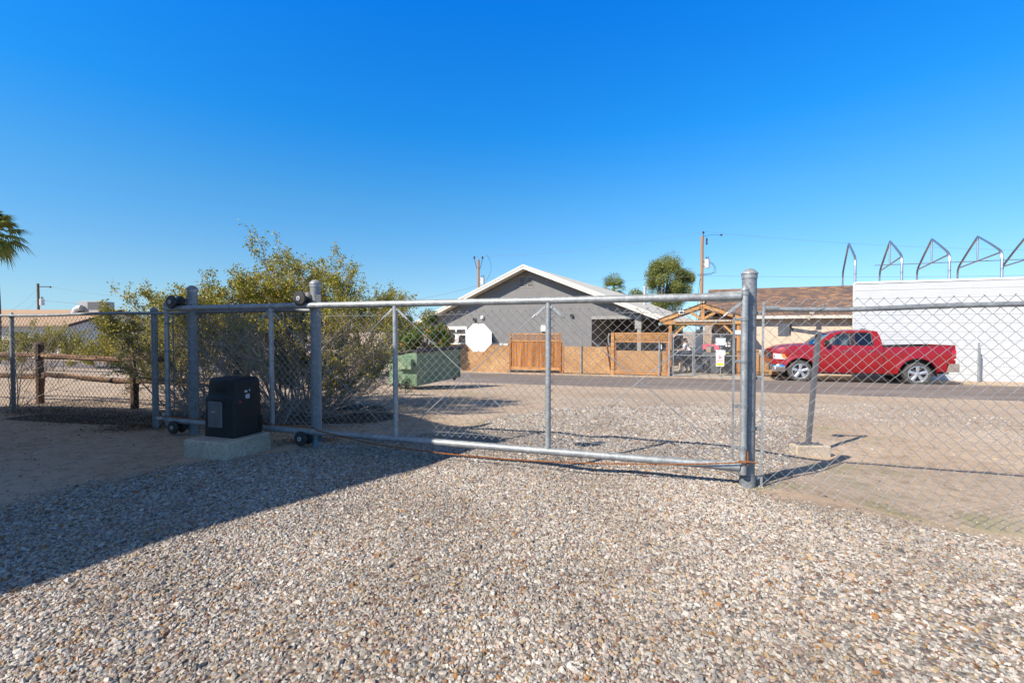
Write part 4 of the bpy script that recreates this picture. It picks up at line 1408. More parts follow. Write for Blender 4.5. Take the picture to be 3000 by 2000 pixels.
m.build('rake_board', 'fascia', house)
m = M()
m.beam((hx + HW + .37, hy - OV, ez - .03), (hx + HW + .37, hy + LEN, ez - .03), .03, .2); m.build('fascia', 'fascia', house)
# gable vents
for px in (1530, 1552):
    c = HO.at(px if px == 1530 else 1553.5, 826, hy)
    m = M(); w_, h_ = .165, .30
    m.box((c.x - w_ - .02, hy - .02, c.z - h_ - .02), (c.x + w_ + .02, hy - .002, c.z + h_ + .02)); vt = m.build('gable_vent', 'stuccolt', house)
    m = M()
    for k in range(7):
        z = c.z - h_ + .04 + k * (2 * h_ - .06) / 7
        m.box((c.x - w_, hy - .026, z), (c.x + w_, hy - .0205, z + .04))
    tag(m.build('louvre_gaps', 'dark', vt))
# window behind the parked car, white trim
c = HO.at(1338, 962, hy - .03)
m = M(); x0, x1, z1 = HO.at(1306, 960, hy)[0], HO.at(1369, 960, hy)[0], HO.at(1338, 956, hy)[2]
m.box((x0, hy - .04, z1 - 1.15), (x1, hy - .002, z1)); wf = m.build('window', 'whitepaint', house)
m = M(); m.box((x0 + .16, hy - .05, z1 - 1.0), ((x0 + x1) / 2 - .05, hy - .041, z1 - .2)); m.box(((x0 + x1) / 2 + .05, hy - .05, z1 - 1.0), (x1 - .12, hy - .041, z1 - .2)); m.build('pane', 'dark', wf)
for (px, py, s_, mt) in ((1390, 935, .10, 'black'), (1413, 929, .11, 'whitepaint'), (1594, 961, .2, 'whitepaint'), (1675, 924, .09, 'black')):
    c = HO.at(px, py, hy - .1)
    m = M(); m.box((c.x - s_, hy - .16, c.z - s_), (c.x + s_ * .8, hy - .03, c.z + s_ * .8), .02); m.box((c.x - .03, hy - .035, c.z - .05), (c.x + .03, hy - .001, c.z + .05)); m.build('wall_light', mt, house)
m = M(); c = HO.at(1500, 1008, hy); m.box((HO.at(1418, 1000, hy)[0], hy - .06, c.z - .06), (HO.at(1490, 1000, hy)[0], hy - .002, c.z + .04)); m.build('sill_board', 'whitepaint', house)
for (px, py, py0, r_, mt, cp_) in ((1753, 847, 866, .05, 'rust', 0), (1889, 840, 902, .10, 'bright', 1)):
    e = hy + (8 if px == 1753 else 10)
    b1, b2 = HO.at(px, py0 + 6, e), HO.at(px, py, e)
    m = M(); m.tube([(b2.x, e, b1.z - .3), (b2.x, e, b2.z)], r_, 10)
    if cp_: m.lathe([(r_, 0), (r_ * 1.4, 0), (r_ * 1.4, .12), (r_, .14)], (b2.x, e, b2.z - .1), 'z', 12)
    m.build('roof_pipe', mt, house, True)

# ================================================================== beige house with brown shingle roof (frame ST)
de, dr = 25.0, 29.6
bh = thing('beige_house', 'beige stucco house with weathered brown shingle roof', 'house', (ST.at(2350, 1000, de)[0], de, -.86), ST)
x0 = ST.at(2062, 900, de)[0]; x1 = ST.at(2500, 900, de)[0] + 6
ze = ST.at(2300, 930, de - .22)[2]; zr = ST.at(2300, 847, dr)[2]
m = M(); m.box((x0 + .5, de + .1, -.9), (x1, de + 9, ze - .02)); m.build('wall', 'beige', bh)
m = M()
lr = ST.at(2076, 852, dr)[0]
ths = .1
m.add([(x0, de - .22, ze), (x1 + .4, de - .22, ze), (x1 + .4, dr, zr), (lr, dr, zr), (x0, de - .22, ze + ths), (x1 + .4, de - .22, ze + ths), (x1 + .4, dr, zr + ths), (lr, dr, zr + ths)],
      [(0, 3, 2, 1), (4, 5, 6, 7), (0, 1, 5, 4), (1, 2, 6, 5), (2, 3, 7, 6), (3, 0, 4, 7)])
m.add([(x0, dr + 4.6, ze), (x1 + .4, dr + 4.6, ze), (x1 + .4, dr, zr), (lr, dr, zr)], [(0, 1, 2, 3)])
m.build('roof', 'shingle', bh)
m = M(); m.box((x0, de - .30, ze - .05), (x1 + .4, de - .225, ze + .09)); m.build('gutter', 'roofwhite', bh)
m = M(); m.box((x0, de - .22, ze - .06), (x1, de + .1, ze - .04)); m.build('soffit', 'soffit', bh)
c = ST.at(2368, 930, de - .6)
m = M(); m.box((c.x - .13, de - .7, c.z), (c.x + .10, de - .6, c.z + .07)); m.box((c.x - .02, de - .72, c.z - .12), (c.x + .04, de - .64, c.z), .01); m.tube([(c.x, de - .6, c.z + .04), (c.x + .10, de - .6, c.z + .22)], .012, 5); m.box((c.x + .02, de - .68, c.z + .16), (c.x + .22, de - .64, c.z + .30)); m.build('security_light', 'sandstone', bh)
c = ST.at(2120, 982, de); m = M(); m.box((c.x - .02, de + .05, c.z - .35), (c.x + .75, de + .098, c.z + .38)); wf = m.build('window', 'whitepaint', bh)
m = M(); m.box((c.x + .05, de + .03, c.z - .28), (c.x + .68, de + .048, c.z + .31)); m.build('pane', 'dark', bh if False else wf)
c = ST.at(2043, 1010, de + .2); m = M(); m.box((c.x - .10, de - .02, -.86), (c.x + .22, de + .02, 1.25)); m.build('door_panel', 'whitepaint', bh)

# ================================================================== white ribbed metal wall + tube frames
dw = 22.6
xw = ST.at(2501, 1000, dw)[0]; zwt = ST.at(2700, 824, dw)[2]
cw = thing('corrugated_wall', 'tall white ribbed sheet metal wall behind the red pickup', 'wall', (xw, dw, -.86), ST)
nrib = 12; z0w = -.88; hh = (zwt - z0w)
pr = []
for i in range(nrib):
    zb_ = z0w + hh * i / nrib; st_ = hh / nrib
    pr += [(0, zb_), (-.012, zb_ + .03), (-.012, zb_ + .06), (-.002, zb_ + .085)]
    for q in (.36, .56, .76):
        pr += [(-.002, zb_ + st_ * q), (-.006, zb_ + st_ * q + .012), (-.006, zb_ + st_ * q + .025), (-.002, zb_ + st_ * q + .037)]
pr += [(0, zwt)]
L_ = 11.0
m = M()
secs = [0, 3.66, 3.665, 7.32, 7.325, L_]
for (u, dd_) in ((0, 0), (3.66, 0), (3.66, -.004), (7.32, -.004), (7.32, 0), (L_, 0)):
    for (y, z) in pr: m.v.append((xw + u, dw + y + dd_, z + .012 * noise.noise(Vector((u, z, 0)))))
k = len(pr)
for i in range(5):
    for j in range(k - 1):
        m.f.append((i * k + j, (i + 1) * k + j, (i + 1) * k + j + 1, i * k + j + 1)); m.mi.append(0)
m.build('ribbed_sheet', 'whitemetal', cw, False, False)
m = M(); m.box((xw - .03, dw - .03, z0w), (xw, dw + .10, zwt + .02)); m.build('corner_trim', 'whitepaint', cw)
m = M(); m.box((xw, dw - .035, zwt - .02), (xw + L_, dw + .05, zwt + .05)); m.build('cap_trim', 'whitepaint', cw)
m = M()
for q in range(6): m.box((xw + .1 + q * 2.1, dw + .03, z0w), (xw + .16 + q * 2.1, dw + .09, zwt - .05))
tag(m.build('back_stud', 'hoop', cw))
# hoops: plane perpendicular to the street
HR = ST.f((15.6, 20.75, 0)); s1, d1 = HR[0], HR[1]
hdir = Vector((.2, .98, 0)).normalized(); SPN = 5.95; zsh = 4.52; zpk = 5.62


def hoop(s0, web, label):
    t = thing('carport_frame', label, 'tube frame', (s0, d1, -.86), ST, 'bare tube carport frames above the white wall')

    def P(u, z): return Vector((s0, d1, 0)) + hdir * (SPN * u) + Vector((0, 0, z))
    path = [P(0, -.88), P(0, zsh - .38), P(.004, zsh - .18), P(.025, zsh - .03), P(.06, zsh + .10), P(.25, zsh + (zpk - zsh) * .5), P(.5, zpk), P(.75, zsh + (zpk - zsh) * .5), P(.94, zsh + .10), P(.975, zsh - .03), P(.996, zsh - .18), P(1, zsh - .38), P(1, -.88)]
    m = M(); m.tube(path, .048, 6); m.build('bent_frame', 'hoop', t, True)
    for z_, u_ in ((zsh - .75, 0), (zsh - .75, 1)):
        m = M(); m.tube([P(u_, z_ - .03), P(u_, z_ + .03)], .055, 6); m.build('sleeve', 'hoop', t)
    if web:
        m = M(); m.tube([P(.02, zsh - .05), P(.98, zsh - .05)], .034, 6); m.build('tie_bar', 'hoop', t)
        m = M(); m.tube([P(.5, zsh - .05), P(.5, zpk - .04)], .034, 6); m.build('king_post', 'hoop', t)
    return t


hoop(s1, False, 'farthest bare tube frame with no cross bars, left of the white wall edge')
for i, px in enumerate((2638, 2777, 2930, 3100)):
    u = (px - 1500) / FPX
    sx_ = (d1 / (u * ST.s + ST.c)) * (u * ST.c - ST.s)
    hoop(sx_, True, ['braced tube frame second from the left above the white wall', 'middle braced tube frame above the white wall', 'braced tube frame next to the last, above the pickup bed', 'braced tube frame cut by the right edge of the view'][i])
sA = (d1 / (((2638 - 1500) / FPX) * ST.s + ST.c)) * (((2638 - 1500) / FPX) * ST.c - ST.s)
m = M(); m.tube([(sA, d1 + .5 * SPN, zsh - .05), (sA + 9, d1 + .5 * SPN, zsh - .05)], .018, 5); solo(m, 'cross_rod', 'hoop', 'thin rod running through the braced tube frames', 'rod', (sA, d1 + .5 * SPN, zsh), ST)
# pipe post by the white wall
for (px, yt, yb, d_, lb) in ((2868, 1004, 1123, 22.1, 'short grey pipe post standing before the white wall right of the pickup'),):
    a_ = ST.at(px, yt, d_); w = ST.w(a_); g = gz(w.x, w.y)
    m = M(); m.tube([(a_.x, d_, g - .1), (a_.x, d_, a_.z)], .030, 10); m.tube([(a_.x + .045, d_ + .03, g - .1), (a_.x + .045, d_ + .03, a_.z - .18)], .026, 8); solo(m, 'pipe_post', 'galv', lb, 'post', (a_.x, d_, g), ST)

# ================================================================== street side fences (frame ST)
DF = 21.7


def sx(px, d=None): return ST.at(px, 1000, d or DF)[0]


def szp(px, py, d=None): return ST.at(px, py, d or DF)[2]


def gs(s, d): w = ST.w((s, d, 0)); return gz(w.x, w.y)


fs_ = thing('board_fence', 'low orange strand board fence with chain link, left of the cedar panel across the street', 'fence', (sx(1370), DF, gs(sx(1370), DF)), ST)
xa, xb = sx(1244), sx(1494)
m = M(); g = gs(xa, DF)
for i in range(4):
    u0 = xa + (xb - xa) * i / 4; u1 = xa + (xb - xa) * (i + 1) / 4
    m.box((u0 + .003, DF + .03, gs(u0, DF) - .02), (u1 - .003, DF + .045 + .006 * (i % 2), szp(1244, 1008.5) + (szp(1494, 1012) - szp(1244, 1008.5)) * i / 4 + .01 * (i % 2)))
m.build('strand_board', 'osb', fs_)
for px, yt in ((1305, 988), (1494, 975)):
    m = M(); m.tube([(sx(px), DF, g - .1), (sx(px), DF, szp(px, yt))], .030, 8); m.build('pipe_post', 'galv', fs_, True)
m = M(); chainlink(m, xa + .05, xb - .05, g + .05, szp(1300, 993), DF + .012, D=.075, r=.0022, tips=False); m.build('chain_link_fabric', 'wire', fs_, False, False)
# cedar panel (closed)
cp = thing('cedar_gate_panel', 'closed cedar board panel with lattice top across the street', 'gate', (sx(1568), DF, gs(sx(1568), DF)), ST)
xa, xb = sx(1497), sx(1641); zt_, zl, zb_, zg = szp(1568, 976), szp(1568, 999), szp(1568, 1075), szp(1568, 1085)


def lattice(m, x0, x1, z0, z1, y, st=.14, w=.035):
    H = z1 - z0; n = int((x1 - x0 + H) / st)
    for i in range(n + 1):
        x = x0 - H + i * st
        for sg_ in (1, -1):
            pa = Vector((x, 0, z0)) if sg_ > 0 else Vector((x + H, 0, z0)); pb = Vector((x + H, 0, z1)) if sg_ > 0 else Vector((x, 0, z1))
            # clip to the opening
            t0, t1 = 0, 1; dx = pb.x - pa.x
            for lim, s_ in ((x0, 1), (x1, -1)):
                tt = (lim - pa.x) / dx
                if (dx > 0) == (s_ > 0): t0 = max(t0, tt)
                else: t1 = min(t1, tt)
            if t1 - t0 > .05:
                A = pa.lerp(pb, t0); B = pa.lerp(pb, t1); yy = y + (0 if sg_ > 0 else .012)
                m.beam((A.x, yy, A.z), (B.x, yy, B.z), .010, w)


m = M(); lattice(m, xa, xb, zl + .03, zt_ - .05, DF - .03); m.build('lattice', 'cedar', cp)
nb = 17
m = M()
for i in range(nb):
    u0 = xa + (xb - xa) * i / nb; m.box((u0 + .003, DF - .03 + .004 * (i % 3), zb_ + .0), ((xa + (xb - xa) * (i + 1) / nb) - .003, DF - .005, zl))
m.build('boards', 'cedar', cp)
for (z_, h_) in ((zt_ - .025, .05), (zl + .012, .05), (zb_ - .06, .12)):
    m = M(); m.box((xa - .04, DF - .05, z_ - h_ / 2), (xb + .04, DF - .032, z_ + h_ / 2)); m.build('rail', 'cedarx', cp)
for u in (xa - .02, xb + .02):
    m = M(); m.box((u - .045, DF - .075, zg), (u + .045, DF - .053, zt_)); m.build('frame_board', 'cedar', cp)
# boards between the gates
fs2 = thing('board_fence', 'low strand board fence between the cedar panel and the open lattice gate', 'fence', (sx(1720), DF, gs(sx(1720), DF)), ST)
xa, xb = sx(1652), sx(1789)
m = M()
for i in range(2):
    u0 = xa + (xb - xa) * i / 2; m.box((u0 + .003, DF + .03, gs(u0, DF) + .04), (xa + (xb - xa) * (i + 1) / 2 - .003, DF + .045, szp(1700, 1014.5)))
m.build('strand_board', 'osb', fs2)
m = M(); m.tube([(sx(1703), DF - .02, gs(sx(1703), DF) - .1), (sx(1703), DF - .02, szp(1703, 994))], .032, 8); m.build('pipe_post', 'galv', fs2, True)
m = M(); m.box((sx(1643.5), DF - .03, gs(sx(1647), DF) - .05), (sx(1651), DF - .01, szp(1647, 1003))); m.build('end_board', 'cedar', fs2)
m = M(); m.beam((sx(1788), DF - .02, szp(1788, 1085)), (sx(1776.5), DF - .02, szp(1776, 1006)), .02, .10, (0, 1, 0)); m.build('leaning_board', 'cedar', fs2)
m = M(); m.tube([(sx(1787), DF + .1, szp(1787, 1013)), (sx(1782), DF + .1, szp(1782, 1005)), (sx(1781), DF + .1, szp(1781, 990)), (sx(1784), DF + .1, szp(1784, 976))], .035, 7); m.build('bent_pipe', 'galv', fs2, True)
m = M(); chainlink(m, xa + .05, xb, gs(xa, DF) + .05, szp(1700, 1002), DF + .012, D=.075, r=.0022, tips=False); m.build('chain_link_fabric', 'wire', fs2, False, False)
# open lattice gate with chain link strip
cg = thing('cedar_gate_panel', 'cedar framed gate with slanted lattice top and strand board bottom, beside the pergola', 'gate', (sx(1875), DF, gs(sx(1875), DF)), ST)
xa, xb = sx(1796), sx(1958); zt_, zl, zo, zb_ = szp(1875, 974), szp(1875, 1001), szp(1875, 1027), szp(1875, 1086)
m = M()
H = zl + .03; x = xa
while x < xb:
    m.beam((x, DF - .03, zt_ - .06), (min(x + .30, xb), DF - .03, zt_ - .06 - (zt_ - .06 - zl - .03) * min(1, (xb - x) / .30)), .012, .05)
    m.beam((min(x + .30, xb), DF - .015, zt_ - .06), (x, DF - .015, zl + .03), .012, .03) if x + .3 < xb and int(x * 7) % 2 else None
    x += .105
m.build('lattice', 'pine', cg)
m = M(); m.box((xa + .1, DF - .0, zb_), (xb - .05, DF + .015, zo)); m.build('strand_board', 'osb', cg)
for (z_, h_) in ((zt_ - .03, .06), (zl, .06), (zb_ - .09, .15)):
    m = M(); m.box((xa - .03, DF - .055, z_ - h_ / 2), (xb + .03, DF - .037, z_ + h_ / 2)); m.build('rail', 'cedarx', cg)
for u, w_ in ((xa - .05, .035), (xa + .02, .03), (xb + .02, .03)):
    m = M(); m.box((u - w_, DF - .085, gs(u, DF)), (u + w_, DF - .060, zt_)); m.build('frame_board', 'cedarx', cg)
for u in (sx(1801.5), sx(1955)):
    m = M(); m.box((u - .055, DF - .03, zb_ - .05), (u + .055, DF - .004, zl)); m.build('stile', 'cedar', cg)
m = M(); chainlink(m, xa + .05, xb, zb_ - .05, zl + .02, DF - .088, D=.06, r=.0022, tips=False); m.build('chain_link_fabric', 'wire', cg, False, False)
for px, yt in ((1932, 998), (1961.5, 973)):
    m = M(); m.tube([(sx(px), DF - .14, gs(sx(px), DF) - .1), (sx(px), DF - .14, szp(px, yt))], .034, 8)
    solo(m, 'pipe_post', 'galv', 'short pipe post in front of the lattice gate boards' if px == 1932 else 'taller pipe post between the lattice gate and the metal walk gate', 'post', (sx(px), DF - .14, gs(sx(px), DF)), ST, None, True)
m = M(); m.box((sx(1935), DF - .10, szp(1937, 1022)), (sx(1939), DF - .02, szp(1937, 1009))); solo(m, 'meter_box', 'signblue', 'small grey utility box beside the short pipe post', 'box', (sx(1937), DF - .06, szp(1937, 1022)), ST)
# metal walk gate
wg = thing('walk_gate', 'small round cornered chain link walk gate in front of the pergola', 'gate', (sx(2000), DF, gs(sx(2000), DF)), ST)
x0, x1, zt_, zb_ = sx(1973), sx(2030), szp(2000, 981.5), szp(2000, 1099)


def rframe(m, x0, x1, z0, z1, y, r, rc=.16):
    pts = [(x0, y, z0), (x0, y, z1 - rc)]
    for k in range(1, 5): pts.append((x0 + rc - rc * math.cos(k * math.pi / 8), y, z1 - rc + rc * math.sin(k * math.pi / 8)))
    for k in range(0, 5): pts.append((x1 - rc + rc * math.sin(k * math.pi / 8), y, z1 - rc + rc * math.cos(k * math.pi / 8)))
    pts.append((x1, y, z0)); m.tube(pts, r, 8, False); m.tube([(x0, y, z0), (x1, y, z0)], r, 8)


m = M(); rframe(m, x0, x1, zb_, zt_, DF - .02, .020); m.tube([(x0, DF - .02, szp(2000, 1040.5)), (x1, DF - .02, szp(2000, 1040.5))], .016, 7); m.build('gate_frame', 'galv', wg, True)
m = M(); chainlink(m, x0, x1, zb_, zt_, DF - .01, D=.06, r=.0022, tips=False); m.build('chain_link_fabric', 'wire', wg, False, False)
pf = thing('metal_fence_panel', 'chain link panel with pipe frame and signs in front of the pergola', 'fence', (sx(2100), DF, gs(sx(2100), DF)), ST)
x2, x3 = sx(2034), sx(2225); xg = sx(1969)
for (P, Q) in (((xg, szp(2000, 978.5)), (x3, szp(2180, 979.5))), ((x2, szp(2040, 1041.5)), (x3, szp(2180, 1042.5))), ((xg, szp(2000, 1101)), (x3, szp(2150, 1104)))):
    m = M(); m.tube([(P[0], DF, P[1]), (Q[0], DF, Q[1])], .019, 7); m.build('pipe_rail', 'galv', pf, True)
for px in (1969, 2034, 2111.5, 2196):
    m = M(); m.tube([(sx(px), DF, gs(sx(px), DF) - .1), (sx(px), DF, szp(px, 978))], .022, 7); m.build('pipe_post', 'galv', pf, True)
m = M(); chainlink(m, x2, x3, szp(2100, 1100), szp(2100, 980), DF + .01, D=.06, r=.0022, tips=False); m.build('chain_link_fabric', 'wire', pf, False, False)


def plate(name, label, cat, px0, py0, px1, py1, mt, d=None, t=.01):
    d = d or (DF - .05)
    a, b_ = ST.at(px0, py0, d), ST.at(px1, py1, d)
    o = thing(name, label, cat, ((a.x + b_.x) / 2, d, b_.z), ST)
    m = M(); m.box((a.x, d, b_.z), (b_.x, d + t, a.z)); m.build('plate', mt, o)
    return o, a, b_, d


def bars(o, a, b_, d, rowsx, mt, name='print_lines'):
    """illegible rows of print"""
    W_, H_ = b_.x - a.x, a.z - b_.z
    m = M()
    for (u0, u1, v0, v1) in rowsx:
        m.box((a.x + W_ * u0, d - .004, a.z - H_ * v0), (a.x + W_ * u1, d - .0005, a.z - H_ * v1))
    m.build(name, mt, o)


rg = random.Random(4)


def scribble(v0, v1, n, u0=.1, u1=.9):
    out = []; u = u0
    while u < u1 - .02:
        w_ = rg.uniform(.03, .09) * n; out.append((u, min(u + w_, u1), v0 + rg.uniform(0, .03), v1 - rg.uniform(0, .03))); u += w_ + .04 * n
    return out


o, a, b_, d = plate('sign', 'faded pale blue sign on the metal panel before the pergola', 'sign', 2096.5, 990, 2125.5, 1011, 'signblue')
bars(o, a, b_, d, scribble(.62, .72, 1, .3, .9) + scribble(.78, .86, 1, .35, .9), 'acgrey')
o, a, b_, d = plate('sign', 'white notice with red circle and yellow strip on the metal panel', 'sign', 2097.5, 1036, 2121.5, 1073.5, 'signwhite', DF - .07)
m = M(); a2, b2 = ST.at(2097, 1025, d), ST.at(2125, 1041, d); m.box((a2.x, d + .011, b2.z), (b2.x, d + .018, a2.z)); m.build('upper_plate', 'signwhite', o)
c = ST.at(2109, 1046.5, d); m = M(); m.lathe([(.065, 0), (.065, .003)], (c.x, d - .005, c.z), 'y', 24); rc = m.build('red_disc', 'red', o)
m = M(); m.box((c.x - .05, d - .008, c.z - .012), (c.x + .05, d - .0055, c.z + .012)); m.build('white_bar', 'signwhite', rc)
bars(o, a, b_, d, scribble(.50, .60, 1.0, .08, .92), 'red')
bars(o, a, b_, d, scribble(.66, .68, .8) + scribble(.71, .73, .8), 'acgrey', 'small_print')
m = M(); m.box((a.x + .03, d - .004, b_.z + .04), (b_.x - .03, d - .0005, b_.z + .15)); m.build('yellow_strip', 'yellow', o)
# boards right of the posts + beware sign
fs3 = thing('board_fence', 'low strand board fence in front of the pickup nose', 'fence', (sx(2250, 22.5), 22.5, -.86), ST)
d_ = 22.5; xa, xb = sx(2170, d_), sx(2303, d_)
m = M(); m.box((xa, d_, gs(xa, d_) + .12), (xb, d_ + .015, szp(2250, 1024, d_))); m.build('strand_board', 'osb', fs3)
m = M(); m.box((xa, d_ - .01, gs(xa, d_) - .05), (xb - .1, d_ + .03, gs(xa, d_) + .11)); m.build('kick_board', 'brownfascia', fs3)
o, a, b_, d = plate('warning_sign', 'black and white dog warning sign on the strand board by the pickup nose', 'sign', 2229, 1023, 2256, 1041.5, 'signwhite', 22.4, .03)
m = M(); m.box((a.x + .02, d - .003, b_.z + .02), (b_.x - .02, d - .0005, a.z - .02)); fc = m.build('sign_face', 'black', o)
text('BEWARE\nOF DOG', .135, o, ((a.x + b_.x) / 2, d - .006, (a.z + b_.z) / 2), (R(90), 0, 0), 'signwhite', 'lettering', .85)
# left: low chain link fence with two small signs
lf = thing('chain_link_fence', 'low chain link fence in front of the citrus bushes beyond the dumpster', 'fence', (sx(1190), DF, gs(sx(1190), DF)), ST)
xa, xb = sx(1040), sx(1243)
m = M(); chainlink(m, xa, xb, gs(xa, DF) + .03, szp(1200, 990), DF, D=.075, r=.0024, tips=False); m.build('chain_link_fabric', 'wire', lf, False, False)
for px in (1050, 1134.5, 1240):
    m = M(); m.tube([(sx(px), DF + .02, gs(sx(px), DF) - .1), (sx(px), DF + .02, szp(px, 988))], .028, 7); m.build('pipe_post', 'galv', lf, True)
o, a, b_, d = plate('sign', 'small square white sign on the low fence before the citrus tree', 'sign', 1193, 1000, 1212, 1015, 'signwhite', DF - .03)
bars(o, a, b_, d, [(.10, .90, .10, .16), (.10, .90, .84, .90), (.08, .13, .10, .90), (.87, .92, .10, .90)] + scribble(.28, .45, 1.2, .2, .8) + scribble(.55, .72, 1.2, .2, .8), 'black')
m = M(); c = ST.at(1233, 1004, DF - .02)
m.lathe([(.01, 0), (.12, 0), (.12, .012), (.01, .014)], (c.x, DF - .03, c.z + .02), 'y', 18)
m.v = [(x, y, c.z + (z - c.z) * .55) for x, y, z in m.v]
m.box((c.x - .012, DF - .02, c.z - .36), (c.x + .012, DF - .008, c.z)); solo(m, 'oval_sign', 'acgrey', 'small grey oval plate on a thin stake beside the white house corner', 'sign', (c.x, DF - .02, c.z - .36), ST)

# ================================================================== pergola
PD0, PD1 = 22.6, 25.0
px0, px1 = sx(1963, PD0), sx(2163, PD0); zpeak = szp(2057, 896, PD0); zeav = szp(1952, 941, PD0); mid = sx(2057, PD0)
pg = thing('pergola', 'golden timber gable pergola over the patio across the street', 'pergola', (mid, PD0, -.84), ST)
for u in (px0, px1):
    for y in (PD0, PD1):
        m = M(); m.box((u - .07, y - .07, -.9), (u + .07, y + .07, zeav - .05)); m.build('post', 'pinez', pg)
        s_ = 1 if u == px0 else -1
        m = M(); m.beam((u + s_ * .07, y, zeav - .75), (u + s_ * .68, y, zeav - .12), .09, .11, (0, 1, 0)); m.build('brace', 'pine', pg)
for y in (PD0 - .08, PD1 + .08):
    m = M(); m.box((px0 - .32, y - .045, zeav - .15), (px1 + .32, y + .045, zeav + .05)); m.build('tie_beam', 'pine', pg)
for y in (PD0 - .14, (PD0 + PD1) / 2, PD1 + .14):
    for s_ in (-1, 1):
        m = M(); m.beam((mid, y, zpeak), (mid + s_ * ((px1 - px0) / 2 + .42), y, zeav + .02), .06, .17); m.build('rafter', 'pine', pg)
m = M(); m.box((mid - .08, PD0 - .13, zeav), (mid + .08, PD0 - .04, zpeak - .08)); m.build('king_post', 'pine', pg)
for s_ in (-1, 1):
    m = M(); m.beam((mid + s_ * .08, PD0 - .1, zeav + .12), (mid + s_ * .55, PD0 - .1, zpeak - .28), .06, .11); m.build('strut', 'pine', pg)
    m = M()
    A = Vector((mid, 0, zpeak + .10)); B = Vector((mid + s_ * ((px1 - px0) / 2 + .5), 0, zeav + .07))
    m.add([(A.x, PD0 - .2, A.z), (B.x, PD0 - .2, B.z), (B.x, PD1 + .3, B.z), (A.x, PD1 + .3, A.z), (A.x, PD0 - .2, A.z + .03), (B.x, PD0 - .2, B.z + .03), (B.x, PD1 + .3, B.z + .03), (A.x, PD1 + .3, A.z + .03)],
          [(0, 1, 2, 3), (4, 7, 6, 5), (0, 4, 5, 1), (1, 5, 6, 2), (2, 6, 7, 3), (3, 7, 4, 0)])
    m.build('roof_sheet', 'woodpost', pg)
m = M(); m.box((sx(1976, PD0), PD0 - .20, szp(1990, 943, PD0)), (sx(2140, PD0), PD0 - .13, szp(1990, 937.5, PD0))); m.build('light_bar', 'sandstone', pg)
c = ST.at(1996, 915, PD0 - .25); m = M(); m.box((c.x - .11, PD0 - .30, c.z - .08), (c.x + .11, PD0 - .24, c.z + .08)); sp_ = m.build('solar_lamp', 'whitepaint', pg)
m = M(); m.box((c.x - .07, PD0 - .31, c.z - .05), (c.x + .07, PD0 - .301, c.z + .05)); m.tube([(c.x - .1, PD0 - .27, c.z - .08), (c.x - .14, PD0 - .27, c.z - .24)], .02, 6); m.build('lamp_face', 'black', sp_)
# patio slab
m = M()
m.box((sx(1966), DF + .10, -.95), (sx(2240), DF + 5.5, gs(sx(2100), DF + .2) + .06)); o = m.build('patio', 'concrete', None)
o.rotation_euler = (0, 0, -ST.a); tag(o, kind='structure')
zs = gs(sx(2100), DF + .2) + .06


def dz(px, py, d): return ST.at(px, py, d)[2]


